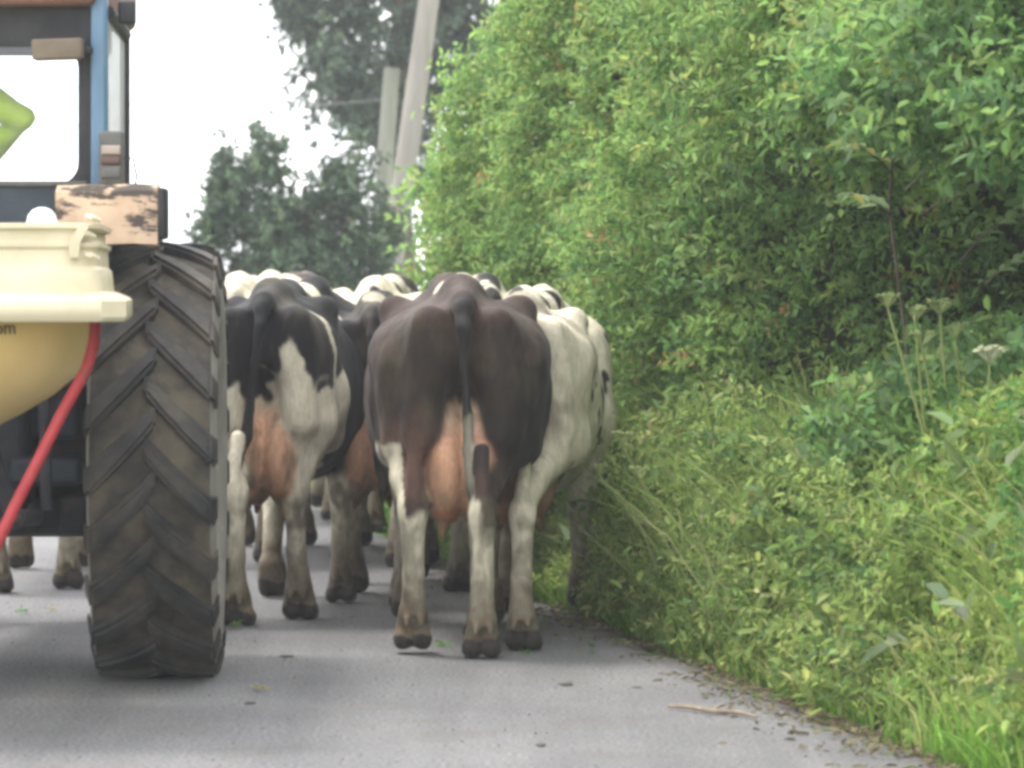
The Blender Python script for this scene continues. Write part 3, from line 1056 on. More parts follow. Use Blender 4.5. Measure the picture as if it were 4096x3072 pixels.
    col = col * (1 - mud) + DIRT * (1 + .35 * fine)[:, None] * mud
    low = sstep(.95, .45, P[:, 2])
    spl = (sstep(.15, .8, .6 * nz + .6 * fine + low - .55) * low * .65)[:, None]
    col = col * (1 - spl) + np.array([.13, .115, .08]) * spl
    band = sstep(.5, 1.0, np.sin(P[:, 2] * 95 + 2.5 * nz) + .4 * fine) * sstep(.26, .18, P[:, 2]) * .6
    col = mixc(col, np.array([.17, .105, .06]), band)
    hoof = (P[:, 2] < .075 + .015 * nz)[:, None]
    col = np.where(hoof, np.array([.035, .030, .026]), col)
    # dung-stained hind quarters
    soil = (sstep(.1, .8, wave_noise(P * np.array([1, 1, .6]), 2.2, seed + 9, 3) + .5 * fine) * (P[:, 1] < .45) * (P[:, 2] > .4) * .5)[:, None]
    col = col * (1 - soil) + np.array([.07, .055, .035]) * soil
    me = np_mesh('cow', P * size, Q, M_HIDE, np.clip(col, .004, .9), smooth=True)
    o = link(bpy.data.objects.new('cow', me))
    o.location = loc
    o.rotation_euler = (0, 0, -R(yaw))
    tag(o, label, 'cow', 'dairy cows walking up the lane ahead of the tractor')
    return o


WHITE = np.array([.58, .525, .40]); BLACK = np.array([.013, .012, .013]); BROWN = np.array([.047, .029, .023]); RUST = np.array([.16, .085, .060])


def coat_brown(P, sd, vl):
    x, y, z = P.T
    n = wave_noise(P, 1.3, sd, 3); q = wave_noise(P, 4, sd + 4, 2)
    c = np.tile(BROWN, (len(P), 1))
    c = mixc(c, RUST, .5 * sstep(1.02, .7, z + .1 * n) * sstep(.35, .1, y) * sstep(.10, -.02, x))
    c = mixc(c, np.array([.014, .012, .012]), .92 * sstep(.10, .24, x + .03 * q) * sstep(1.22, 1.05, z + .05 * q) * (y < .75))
    c = mixc(c, np.array([.020, .017, .017]), .75 * sstep(-.1, .5, n + .2 * q) * sstep(1.30, 1.16, z) * (y < .35))  # mottled dark below the pin bones: dung and painted shade
    stain_shade = sstep(.21, .13, np.abs(np.abs(x) - .12) + .05 * q + .04) * sstep(.86, .98, z + .05 * n) * sstep(1.30, 1.22, z + .03 * q) * (y < .3)  # dung stain that also carries shade painted under the pin bones
    c = mixc(c, np.array([.022, .018, .013]), .65 * stain_shade)
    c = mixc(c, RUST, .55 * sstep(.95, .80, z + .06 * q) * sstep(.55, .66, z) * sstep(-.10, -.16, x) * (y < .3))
    # white shanks: a strip up the outer edge of one leg, a wedge inside the other
    leg = (vl == 3)
    left = sstep(.014, -.014, z - (.55 + .03 * q) - .26 * sstep(-.222, -.240, x))
    right = sstep(.014, -.014, z - (.53 + .03 * q) - .12 * sstep(.075, .055, x) )
    c = mixc(c, WHITE, np.where(x < 0, left, right) * (y < .5))
    c = mixc(c, WHITE, sstep(.03, -.03, z - .62 - .05 * n) * (y >= .5))
    c = mixc(c, WHITE, (sstep(.62, .66, y + .08 * n) * sstep(.84, .80, y + .08 * n) * (z > 1.25)))
    c = np.where((vl == 2)[:, None], np.array([.022, .019, .019]), c)
    c = np.where((vl == 4)[:, None], np.array([.17, .155, .12]) * (1 + .55 * q)[:, None], c)
    c = np.where(((vl == 4) & (z < .53))[:, None], np.array([.05, .042, .035]), c)
    return c


def coat_white(P, sd, vl):
    x, y, z = P.T
    n = wave_noise(P, 5.5, sd, 2); m = wave_noise(P, 1.1, sd + 1, 2)
    c = mixc(np.tile(WHITE, (len(P), 1)), BLACK, sstep(.62, .74, n + .3 * m) * sstep(.55, .7, z) * (y > .22))
    c = mixc(c, BLACK, sstep(.75, .9, m) * (y > .9) * (z < .85) * (z > .6))
    for (sy, sz, sr_) in ((.30, 1.02, .020), (.42, .93, .030), (.36, .80, .022), (.55, .84, .034), (.62, .74, .030), (.50, .70, .022), (.75, .92, .03), (.85, .78, .05), (1.05, .98, .04), (.24, .90, .014)):
        c = mixc(c, BLACK * 2, sstep(1.25, .8, np.sqrt((y - sy) ** 2 + (z - sz) ** 2 * .55) / sr_ + .25 * n) * (x > .10))
    return c


def coat_black(P, sd, vl):
    x, y, z = P.T
    n = wave_noise(P, 1.6, sd, 3)
    q = wave_noise(P, 5, sd + 4, 2)
    edge = .97 + .13 * n + .05 * q + .05 * sstep(.30, .5, y) * (y < .8) - .36 * sstep(.55, .8, y)
    edge = edge + .14 * np.exp(-((x - .13) / .05) ** 2) * (y < .3)
    c = mixc(np.tile(BLACK, (len(P), 1)), WHITE, sstep(.014, -.014, z - edge))
    thigh = (np.abs(y - .27 + .04 * n + .12 * (z - 1.1)) < .016 + .008 * n) & (x > .1) & (z > .80) & (z < 1.33)
    c = np.where(thigh[:, None], WHITE * .85, c)
    c = mixc(c, WHITE, (y > 1.0) * (y < 1.35) * (z > 1.2) * (n > -.2))
    c = np.where(((vl == 2) | (vl == 4))[:, None], BLACK, c)
    return c


def coat_pied(P, sd, vl, thr=.15, dark=BLACK):
    x, y, z = P.T
    n = wave_noise(P, .75, sd, 2) + .12 * wave_noise(P, 5, sd + 2, 2)
    c = mixc(np.tile(dark, (len(P), 1)), WHITE, sstep(thr - .03, thr + .03, n))
    c = mixc(c, WHITE, sstep(.03, -.03, z - .66 - .08 * n))
    c = np.where((vl == 4)[:, None], BLACK, c)
    return c


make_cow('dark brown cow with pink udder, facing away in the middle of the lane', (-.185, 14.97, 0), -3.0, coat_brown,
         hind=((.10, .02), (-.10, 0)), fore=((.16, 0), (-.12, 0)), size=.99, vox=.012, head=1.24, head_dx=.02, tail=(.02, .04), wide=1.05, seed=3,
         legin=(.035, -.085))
make_cow('white cow with small black flecks, squeezed between the brown cow and the hedge', (.020, 15.60, 0), 4.5, coat_white,
         hind=((.0, 0), (-.42, 0)), fore=((-.1, 0), (.15, 0)), size=.955, vox=.013, head=1.10, wide=.84, seed=17, tail=(-.05, -.10), legin=(0, -.105))
make_cow('black cow with tall white legs and pink udder, right beside the tractor wheel', (-1.05, 16.45, 0), 5, coat_black,
         hind=((-.12, 0), (.22, 0)), fore=((-.15, 0), (.18, 0)), size=.985, vox=.013, head=1.22, tail=(-.06, -.12), seed=29, legin=(-.06, -.03), rump=.88, wide=.92)
make_cow('black flanked cow with pale legs, wedged between the black cow and the brown cow', (-.62, 17.35, 0), 0, lambda P, s, v: coat_pied(P, s, v, .75),
         hind=((.16, 0), (-.14, 0)), fore=((-.12, 0), (.14, 0)), size=.94, vox=.015, head=1.15, wide=.84, seed=37, tail=(.02, .05))
make_cow('black and white patched cow with a white back, one row ahead of the black cow', (-.72, 20.0, 0), 2,
         lambda P, s, v: coat_pied(P, s, v, -.4), hind=((.14, 0), (-.18, 0)), fore=((-.1, 0), (.1, 0)), size=1.0, vox=.016, seed=44, tail=(.08, .13), head=1.2)
make_cow('pale cow walking directly ahead of the brown cow, mostly hidden by it', (-.10, 18.35, 0), -6, lambda P, s, v: coat_pied(P, s, v, -.6),
         hind=((-.16, 0), (.12, 0)), fore=((.1, 0), (-.1, 0)), size=1.0, vox=.017, head=1.2, seed=97)
make_cow('mostly white cow with a pale back, just past the top of the tractor wheel', (-1.42, 19.9, 0), 4,
         lambda P, s, v: coat_pied(P, s, v, -.75), hind=((-.1, 0), (.12, 0)), size=1.01, vox=.018, seed=52)
make_cow('cream backed cow far up the lane, just its back and head over the patched cow', (-.62, 22.4, 0), -4,
         lambda P, s, v: coat_pied(P, s, v, -.5), hind=((.14, 0), (-.16, 0)), size=1.0, vox=.018, seed=61, head=1.30)
make_cow('brown backed cow farthest up the lane below the dark bush', (-1.22, 23.6, 0), -6,
         lambda P, s, v: coat_pied(P, s, v, .4, BROWN), hind=((-.12, 0), (.15, 0)), size=1.02, vox=.018, seed=73)
make_cow('reddish brown cow with muddy legs, seen under the tractor', (-2.22, 18.15, 0), -3,
         lambda P, s, v: coat_pied(P, s, v, .5, np.array([.10, .05, .038])), hind=((-.06, 0), (.18, 0)), size=1.0, vox=.016, seed=85)
#=/COWS=#

#=TRACTOR=#
# ------------------------------------------------------------------ tractor
TX, TY = -2.0, 14.4       # centre line, rear axle
M_TYRE = worn_mat('muddy_rubber', [(.34, (.016, .015, .013)), (.46, (.040, .034, .027)), (.58, (.085, .070, .050)), (.76, (.15, .122, .088))], 5, .8, bump=.5, detail=7)
M_LUG = worn_mat('lug_rubber', [(.34, (.014, .014, .015)), (.47, (.034, .033, .032)), (.58, (.068, .058, .046)), (.76, (.12, .10, .075))], 5, .66, bump=.6, detail=6, rand=True)
M_SIDE = worn_mat('dusty_sidewall', [(.3, (.19, .178, .155)), (.7, (.28, .262, .23))], 9, .85, bump=.3)
M_RIM = worn_mat('rim_paint', [(.3, (.35, .34, .31)), (.7, (.52, .50, .45))], 9, .5, bump=.1)
M_BLUE = worn_mat('faded_blue_paint', [(.3, (.065, .125, .20)), (.55, (.105, .185, .28)), (.75, (.17, .25, .34))], 7, .45, bump=.1, stretch=(1, 1, .4))
M_DKBLUE = worn_mat('dark_blue_paint', [(.3, (.016, .026, .036)), (.7, (.035, .052, .068))], 8, .5, bump=.15)
M_CAST = worn_mat('greasy_cast_iron', [(.3, (.012, .013, .016)), (.55, (.028, .030, .035)), (.72, (.08, .05, .035))], 10, .6, bump=.5)
M_RUBBER = worn_mat('black_rubber', [(.4, (.012, .012, .014)), (.7, (.028, .027, .03))], 9, .6, bump=.1)
M_ROOF = worn_mat('dull_red_roof', [(.3, (.14, .07, .055)), (.7, (.24, .13, .10))], 5, .7, bump=.3)
M_TANLAMP = worn_mat('dusty_lamp_body', [(.3, (.11, .085, .06)), (.7, (.17, .135, .10))], 8, .7, bump=.1)
M_GREY = worn_mat('dusty_grey_plastic', [(.3, (.07, .07, .068)), (.7, (.13, .125, .115))], 14, .7, bump=.2)
M_PALELENS = worn_mat('milky_lens', [(.3, (.28, .22, .19)), (.7, (.42, .34, .29))], 12, .35, bump=.05)
M_REDLENS = worn_mat('dirty_lens', [(.3, (.07, .035, .03)), (.7, (.12, .065, .055))], 12, .35, bump=.05)


def fender_paint():
    m, nt, b, N, L = new_mat('peeling_pink_paint')
    base = noise(N, L, 5, 5, .6)
    r = ramp(N, [(.3, (.40, .27, .18)), (.55, (.56, .41, .28)), (.75, (.62, .49, .35))])
    L.new(base.outputs[0], r.inputs[0])
    st = noise(N, L, 9, 6, .68, stretch=(.55, .55, 1.7))
    r2 = ramp(N, [(.515, (0, 0, 0)), (.58, (1, 1, 1))])
    L.new(st.outputs[0], r2.inputs[0])
    mx = N.new('ShaderNodeMix'); mx.data_type = 'RGBA'
    L.new(r2.outputs[0], mx.inputs[0]); L.new(r.outputs[0], mx.inputs[6]); mx.inputs[7].default_value = (.06, .045, .035, 1)
    L.new(mx.outputs[2], b.inputs['Base Color'])
    b.inputs['Roughness'].default_value = .75
    bp = N.new('ShaderNodeBump'); bp.inputs['Strength'].default_value = .4; bp.inputs['Distance'].default_value = .006; bp.invert = True
    L.new(r2.outputs[0], bp.inputs['Height']); L.new(bp.outputs[0], b.inputs['Normal'])
    return m


def glass_mat(name='dusty_glass', dust=.05, haze=.0):
    m, nt, b, N, L = new_mat(name)
    t = N.new('ShaderNodeBsdfTransparent'); t.inputs[0].default_value = (.94, .95, .96, 1)
    g = N.new('ShaderNodeBsdfGlossy'); g.inputs['Roughness'].default_value = .08
    d = N.new('ShaderNodeBsdfDiffuse'); d.inputs[0].default_value = (.6, .6, .58, 1)
    n = noise(N, L, 14, 5, .7, stretch=(1, 1, .4))
    r = ramp(N, [(.42, (haze,) * 3), (.75, (dust,) * 3)])
    L.new(n.outputs[0], r.inputs[0])
    m1 = N.new('ShaderNodeMixShader'); L.new(r.outputs[0], m1.inputs[0]); L.new(t.outputs[0], m1.inputs[1]); L.new(d.outputs[0], m1.inputs[2])
    m2 = N.new('ShaderNodeMixShader'); m2.inputs[0].default_value = .025
    L.new(m1.outputs[0], m2.inputs[1]); L.new(g.outputs[0], m2.inputs[2])
    L.new(m2.outputs[0], N['Material Output'].inputs[0])
    return m


M_FENDER, M_GLASS = fender_paint(), glass_mat()
M_DUSTY = glass_mat('very_dusty_glass', .75, .55)
tractor = empty('tractor', (TX, TY, 0))
tag(tractor, 'old blue tractor with a muddy chevron tyre, seen from behind at the picture edge', 'tractor')


def tp(o):
    return under(o, tractor)


RW, HW = .772, .222        # carcass radius and half width


def lug_mesh():
    """one chevron bar in wheel space: axle along X, built at the top of the wheel, running outwards and back"""
    rings = []
    for t in np.linspace(0, 1, 6):
        x = -.02 + t * (HW + .012)
        ang = .02 - .30 * (t ** .92)                      # sweep along the circumference
        crown = .012 * t * t
        w = .068 + .024 * t
        ring = []
        for (dw, hr) in ((-1.35, -.02), (-1.0, .040 - crown), (1.0, .040 - crown), (1.35, -.02)):
            a = ang + dw * w / RW * .5 * 1.05
            rr = RW - crown + hr
            ring.append((x, rr * math.sin(a), rr * math.cos(a)))
        rings.append(ring)
    # shoulder: the bar runs a little down the sidewall
    ring = []
    for (dw, hr) in ((-1.25, -.10), (-.9, -.06), (.9, -.06), (1.25, -.10)):
        a = -.285 + dw * .10 / RW * .5
        rr = RW + hr
        ring.append((HW + .012, rr * math.sin(a), rr * math.cos(a)))
    rings.append(ring)
    mb = MB().loft(rings, smooth=False)
    me = bpy.data.meshes.new('tyre_lug')
    me.from_pydata(mb.v, [], mb.f)
    bm = bmesh.new(); bm.from_mesh(me)
    bmesh.ops.recalc_face_normals(bm, faces=bm.faces[:])
    bmesh.ops.bevel(bm, geom=[e for e in bm.edges if e.calc_face_angle(0) > .6], offset=.013, segments=2, affect='EDGES')
    bm.to_mesh(me); bm.free()
    me.materials.append(M_LUG)
    return me


LUG = lug_mesh()
LUG_M = LUG.copy()
LUG_M.name = 'tyre_lug_mirrored'
LUG_M.transform(Matrix.Scale(-1, 4, (1, 0, 0)))
LUG_M.flip_normals()


def rear_wheel(x):
    w = bpy.data.objects.new('rear_wheel', None)
    link(w)
    w.location = (x, TY, RW - .004)
    w.rotation_euler = (0, 0, R(2.4))
    tp(w)
    C_ = .795
    prof = []
    for t in np.linspace(-1, 1, 15):
        prof.append((RW - .012 * t * t, t * (HW - .012)))
    side = lambda s: [(RW - .05, s * (HW - .002)), (RW - .14, s * (HW + .006)), (RW - .24, s * (HW + .002)), (.46, s * (HW - .03)), (.44, s * (HW - .05))]
    tread = MB().lathe(prof, 72, 'X', caps=False).build('tyre', M_TYRE, w)
    for s in (-1, 1):
        MB().lathe([prof[0 if s < 0 else -1]] + side(s), 72, 'X', caps=False).build('sidewall', M_SIDE, w)
        MB().lathe([(.445, s * (HW - .05)), (.43, s * (HW - .07)), (.40, s * (HW - .09)), (.36, s * .08), (.18, s * .06), (.15, s * .10), (.02, s * .11)], 48, 'X', caps=False).build('rim', M_RIM, w)
    nl = 22
    for k in range(nl):
        for mesh, off in ((LUG, 0), (LUG_M, .5)):
            o = bpy.data.objects.new('tyre_lug', mesh)
            C.objects.link(o)
            o.parent = w
            o.rotation_euler = (2 * math.pi * (k + off) / nl + .05, 0, 0)
    return w


wheel = rear_wheel(TX + .71)
rear_wheel(TX - .71)

# rear axle, transmission and linkage
ax = MB()
ax.tube([(TX - .55, TY, .795), (TX - .3, TY, .795), (TX + .3, TY, .795), (TX + .55, TY, .795)], [.11, .17, .17, .11], 20)
tp(ax.build('axle', M_CAST))
tp(MB().box((TX - .27, TY - .32, .56), (TX + .27, TY + 1.6, 1.18), .05).build('transmission', M_CAST))
tp(MB().box((TX + .22, TY - .22, .86), (TX + .44, TY + .1, 1.06), .03).build('brake_housing', M_DKBLUE))
tp(MB().box((TX + .20, TY - .35, .70), (TX + .46, TY - .05, .80), .025).build('linkage_bracket', M_DKBLUE))
for sd in (-1, 1):
    tp(MB().tube([(TX + sd * .27, TY - .1, .62), (TX + sd * .32, TY - .55, .60), (TX + sd * .31, TY - 1.0, .62)], .032, 10).build('lower_link', M_CAST))
    tp(MB().tube([(TX + sd * .36, TY - .55, .62), (TX + sd * .33, TY - .42, 1.28)], .022, 8).build('lift_rod', M_CAST))
    tp(MB().box((TX + sd * .42 - .05, TY - .25, .52), (TX + sd * .42 + .05, TY + .35, .66), .02).build('drawbar_plate', M_CAST))
tp(MB().box((TX - .5, TY - .12, .53), (TX + .5, TY - .02, .64), .015).build('drawbar_frame', M_CAST))
tp(MB().tube([(TX, TY - .3, 1.12), (TX, TY - 1.0, 1.10)], .03, 10).build('top_link', M_CAST))

# fenders over the rear wheels
for sd in (-1, 1):
    f = MB()
    xi, xo = TX + sd * .42, TX + sd * .775
    lo, hi = min(xi, xo), max(xi, xo)
    prof = []
    for y, z in ((13.58, 1.555), (13.60, 1.74), (13.66, 1.765), (14.2, 1.775), (14.7, 1.73), (15.1, 1.56), (15.3, 1.32), (15.26, 1.31), (15.05, 1.53), (14.68, 1.68), (14.2, 1.725), (13.68, 1.715), (13.65, 1.69), (13.63, 1.555)):
        prof.append((y, z))
    rings = [[(x - (sd * .075 * (y - 13.58) if abs(x - xo) < 1e-6 else 0), y, z) for y, z in prof] for x in (lo, hi)]
    f.loft(rings, smooth=False)
    o = tp(f.build('fender', M_FENDER))
    bm = bmesh.new(); bm.from_mesh(o.data)
    bmesh.ops.triangulate(bm, faces=[q for q in bm.faces if len(q.verts) > 4])
    bmesh.ops.subdivide_edges(bm, edges=bm.edges[:], cuts=3, use_grid_fill=True)
    PP = np.array([v.co[:] for v in bm.verts])
    dn = wave_noise(PP, 3.2, 8, 3); dl = wave_noise(PP, 9, 9, 2)
    for v, a_, l_ in zip(bm.verts, dn, dl):
        v.co.y += .010 * a_; v.co.z += .007 * a_ + (.009 * l_ if v.co.z < 1.60 else 0)
    bm.to_mesh(o.data); bm.free()
    xr = TX + sd * .775
    tp(MB().box((min(xr, xr + sd * .03), 13.575, 1.575), (max(xr, xr + sd * .03), 13.70, 1.755), .012).build('fender_edge', M_RUBBER))

# cab
cab_y = 13.90
def cab_ring(hx, z0, z1, rad, y, n=6):
    pts = []
    for (cx, cz, a0) in ((hx - rad, z0 + rad, -90), (hx - rad, z1 - rad, 0), (-hx + rad, z1 - rad, 90), (-hx + rad, z0 + rad, 180)):
        for k in range(n + 1):
            a = R(a0 + 90 * k / n)
            pts.append((TX + cx + rad * math.cos(a), y, cz + rad * math.sin(a)))
    return pts


fr = MB()
outer0, inner0 = cab_ring(.515, 1.50, 2.46, .02, cab_y), cab_ring(.465, 1.775, 2.262, .075, cab_y)
outer1, inner1 = cab_ring(.515, 1.50, 2.46, .02, cab_y + .05), cab_ring(.465, 1.775, 2.262, .075, cab_y + .05)
fr.loft([outer0, inner0, inner1, outer1, outer0], smooth=False, caps=False)
tp(fr.build('rear_window_frame', M_RUBBER))
gp = cab_ring(.466, 1.774, 2.263, .075, cab_y + .022)
gm = MB(); gm.add(gp, [tuple(range(len(gp)))])
gq = cab_ring(.466, 1.774, 2.263, .075, cab_y + .028); gm.add(gq, [tuple(range(len(gq)))[::-1]])
tp(gm.build('rear_window', M_GLASS, fixn=False))
tp(MB().box((TX - .52, cab_y - .012, 1.36), (TX + .50, cab_y - .004, 1.765), 0).build('rear_panel', M_DKBLUE))
tp(MB().box((TX - .52, cab_y - .03, 1.765), (TX + .50, cab_y - .002, 1.785), .006).build('window_ledge', M_GREY))
for sd in (-1, 1):
    x = TX + sd * .54
    tp(MB().box((min(x - sd * .028, x + sd * .028), cab_y - .035, 1.66), (max(x - sd * .028, x + sd * .028), cab_y + .06, 2.47), .014).build('corner_post', M_BLUE))
    # side window, its frame tapering in towards the front
    a0, a1 = Vector((TX + sd * .565, cab_y + .07, 0)), Vector((TX + sd * .505, cab_y + 1.28, 0))
    dv = (a1 - a0)
    g2 = MB()
    for off in (0, .006):
        g2.add([(a0.x - sd * off, a0.y, 1.74), (a1.x - sd * off, a1.y, 1.74), (a1.x - sd * off, a1.y, 2.36), (a0.x - sd * off, a0.y, 2.36)], [(0, 1, 2, 3)])
    tp(g2.build('side_window', M_DUSTY, fixn=False))
    tp(MB().box((a1.x - .018, a1.y - .02, 1.2), (a1.x + .018, a1.y + .03, 2.46), .008).build('front_post', M_RUBBER))
    tp(MB().tube([(a0.x, a0.y, 2.385), (a1.x, a1.y, 2.385)], .026, 8).build('door_rail', M_RUBBER))
    tp(MB().tube([(a0.x, a0.y, 1.735), (a1.x, a1.y, 1.735)], .02, 8).build('door_rail', M_RUBBER))
    d2 = MB()
    d2.loft([[(a0.x - sd * .02, a0.y, 1.1), (a0.x, a0.y, 1.1), (a0.x, a0.y, 1.72), (a0.x - sd * .02, a0.y, 1.72)], [(a1.x - sd * .02, a1.y, 1.1), (a1.x, a1.y, 1.1), (a1.x, a1.y, 1.72), (a1.x - sd * .02, a1.y, 1.72)]], smooth=False)
    tp(d2.build('door', M_DKBLUE))
    # light cluster on the fender
    lx = TX + sd * .60
    lc = tp(MB().box((lx - .042, 13.72, 1.765), (lx + .042, 13.80, 1.955), .012).build('tail_light', M_GREY))
    for nm, mt, z0, z1 in (('lens', M_PALELENS, 1.872, 1.905), ('lens', M_REDLENS, 1.838, 1.868), ('lens', M_GREY, 1.79, 1.832)):
        q = MB().box((lx - .034, 13.708, z0), (lx + .034, 13.722, z1), .006).build(nm, mt)
        q.parent = lc
    cb = MB().tube([(lx + sd * .04, 13.74, 1.86), (lx + sd * .075, 13.75, 1.86), (lx + sd * .085, 13.76, 1.80), (lx + sd * .08, 13.77, 1.765)], .004, 6).build('cable', M_RUBBER)
    cb.parent = lc; cb.matrix_parent_inverse = lc.matrix_basis.inverted()
    for q in lc.children: q.matrix_parent_inverse = Matrix.Identity(4)
    tp(MB().box((min(x + sd * .06, x + sd * .12), cab_y + .06, 2.345), (max(x + sd * .06, x + sd * .12), cab_y + .12, 2.43), .012).build('hinge_bracket', M_RUBBER))
wl_ = MB().box((-.088, -.05, -.036), (.088, .05, .036), .008, Matrix.Translation((TX + .405, cab_y - .09, 2.245)) @ Matrix.Rotation(R(-2), 4, 'Y'))
tp(wl_.build('work_lamp', M_TANLAMP))
tp(MB().box((TX + .44, cab_y - .05, 2.23), (TX + .52, cab_y - .005, 2.26), .006).build('lamp_bracket', M_RUBBER))
tp(MB().box((TX - .56, cab_y - .10, 2.402), (TX + .54, cab_y + 1.42, 2.58), .04).build('roof', M_ROOF))
tp(MB().box((TX - .50, cab_y + .08, 2.30), (TX + .46, cab_y + 1.25, 2.40), .02).build('headliner', M_DKBLUE))
# floor, seat, dash and engine hood
tp(MB().box((TX - .48, cab_y + .10, 1.18), (TX + .47, cab_y + 1.3, 1.24), .01).build('cab_floor', M_CAST))
tp(MB().box((TX - .24, cab_y + .22, 1.30), (TX + .2, cab_y + .68, 1.42), .04).build('seat', M_RUBBER))
tp(MB().box((TX - .22, cab_y + .14, 1.40), (TX + .18, cab_y + .22, 1.74), .03).build('seat_back', M_RUBBER))
tp(MB().box((TX - .3, cab_y + 1.25, .85), (TX + .3, cab_y + 2.95, 1.52), .09).build('hood', M_BLUE))
tp(MB().box((TX - .27, cab_y + 2.94, .88), (TX + .27, cab_y + 2.99, 1.46), .02).build('grille', M_RUBBER))
tp(MB().box((TX - .2, cab_y + 1.2, .5), (TX + .2, cab_y + 2.8, .9), .05).build('engine_block', M_CAST))
st = MB().tube([(TX - .02, cab_y + 1.25, 1.5), (TX - .02, cab_y + 1.02, 1.60)], .02, 8)
tp(st.build('steering_column', M_RUBBER))
ring = [(TX - .02 + .19 * math.cos(a), cab_y + 1.02 - .10 * math.sin(a), 1.62 + .12 * math.sin(a)) for a in np.linspace(0, 2 * math.pi, 25)]
tp(MB().tube(ring, .014, 8).build('steering_wheel', M_RUBBER))
tp(MB().tube([(TX - .5, 16.55, .42), (TX + .5, 16.55, .42)], .06, 12).build('front_axle', M_CAST))
for sd in (-1, 1):
    fw = MB().lathe([(.20, -.07), (.36, -.08), (.41, -.06), (.42, 0), (.41, .06), (.36, .08), (.20, .07)], 40, 'X', origin=(TX + sd * .56, 16.55, .42))
    fwo = tp(fw.build('front_wheel', M_TYRE))

# ------------------------------------------------------------------ fertiliser spreader on the hitch
M_CREAM = worn_mat('cream_plastic', [(.25, (.46, .39, .25)), (.45, (.57, .50, .345)), (.75, (.66, .59, .43))], 4, .6, bump=.04)
M_YELLOW = worn_mat('yellow_plastic', [(.3, (.72, .50, .19)), (.7, (.80, .59, .26))], 2.5, .42, bump=.04)
M_RED = worn_mat('red_tube_paint', [(.3, (.25, .016, .022)), (.62, (.34, .030, .034)), (.78, (.17, .045, .038))], 8, .6, bump=.06)
M_WHITEP = worn_mat('white_plastic', [(.3, (.76, .76, .72)), (.7, (.82, .82, .79))], 8, .45, bump=0)
M_PRINT = worn_mat('black_print', [(.4, (.045, .04, .03)), (.6, (.06, .05, .035))], 8, .6, bump=0)
SX, SY = -2.0, 12.78
spr = empty('fertiliser_spreader', (SX, SY, .3))
tag(spr, 'yellow and cream fertiliser spreader with a red tube frame on the tractor hitch', 'spreader')


def sp(o): return under(o, spr)


def sq_ring(h, z, ch, cut=False, n=4):
    """square plan with rounded (or cut) corners"""
    pts = []
    for (sx, sy, a0) in ((1, 1, 0), (-1, 1, 90), (-1, -1, 180), (1, -1, 270)):
        for k in range(n + 1):
            a = R(a0 + 90 * k / n)
            e = Vector((math.cos(a), math.sin(a)))
            if cut: e = Vector((math.cos(R(a0)), math.sin(R(a0)))).lerp(Vector((math.cos(R(a0 + 90)), math.sin(R(a0 + 90)))), k / n)
            fx_ = sx * (h - ch) + ch * e.x; fy_ = (sy * (h - ch) + ch * e.y) * .88
            pts.append((SX + fx_ * (1.0 - .07 * (fy_ / .66)), SY + fy_, z))
    return pts


bowl = [(.655, 1.312), (.652, 1.27), (.64, 1.22), (.605, 1.14), (.51, 1.06), (.41, 1.0), (.34, .965), (.26, .915), (.20, .86), (.17, .80), (.165, .72)]
sp(MB().lathe(bowl, 64, 'Z', origin=(SX, SY, 0)).build('hopper', M_YELLOW))
rim = MB()
rim.loft([sq_ring(.64, 1.300, .20), sq_ring(.748, 1.302, .07, True), sq_ring(.757, 1.316, .07, True), sq_ring(.755, 1.366, .07, True), sq_ring(.745, 1.376, .07, True), sq_ring(.70, 1.394, .07)], smooth=False)
sp(rim.build('rim', M_CREAM))
tier = MB()
lv = [(.692, 1.392, .06), (.688, 1.425, .06), (.684, 1.462, .06), (.672, 1.474, .06), (.670, 1.525, .06), (.680, 1.535, .06), (.680, 1.546, .06), (.662, 1.554, .06), (.660, 1.586, .06), (.682, 1.592, .06), (.682, 1.606, .06), (.65, 1.608, .06)]
tier.loft([sq_ring(h, z, c) for h, z, c in lv], smooth=False)
sp(tier.build('hopper_extension', M_CREAM))
for px_ in (74, -210):
    xx = (px_ - 512) * (SY - .60) / FPX
    rb = MB()
    y0 = SY - .612
    rb.loft([[(xx + .030 - .015, y0 - .004, 1.598), (xx + .030 + .02, y0 - .004, 1.598), (xx + .030 + .02, y0 + .04, 1.598), (xx + .030 - .015, y0 + .04, 1.598)],
             [(xx - .015, y0 - .006, 1.545), (xx + .02, y0 - .006, 1.545), (xx + .02, y0 + .04, 1.545), (xx - .015, y0 + .04, 1.545)],
             [(xx - .012, y0 - .004, 1.50), (xx + .016, y0 - .004, 1.50), (xx + .016, y0 + .04, 1.50), (xx - .012, y0 + .04, 1.50)]], smooth=False)
    sp(rb.build('rib', M_CREAM))
for (px_, py_) in ((93, 218), (88, 234), (92, 256)):
    p = at(px_, py_, SY - .585)
    sp(MB().tube([p + Vector((-.02, -.012, .004)), p + Vector((.0, -.022, .0)), p + Vector((.022, -.005, -.008))], [.007, .010, .006], 10).build('latch', M_CREAM))
cp = at(42, 226, SY - .1)
sp(MB().lathe([(.046, -.035), (.050, 0), (.045, .022), (.030, .040), (.010, .048)], 24, origin=(cp.x, cp.y, 1.618)).build('cap', M_WHITEP))
for sd in (-1, 1):
    pts = []
    for (px_, py_, Y) in ((96, 310, 12.40), (94, 342, 12.38), (87, 368, 12.34), (61, 415, 12.26), (37, 463, 12.2), (14, 508, 12.14), (0, 538, 12.1), (-32, 600, 12.1)):
        p = at(px_, py_, Y)
        pts.append((SX + sd * (p.x - SX), p.y, p.z))
    sp(MB().tube(pts, .0185, 14).build('frame_tube', M_RED))
pl = at(-32, 600, 12.1)
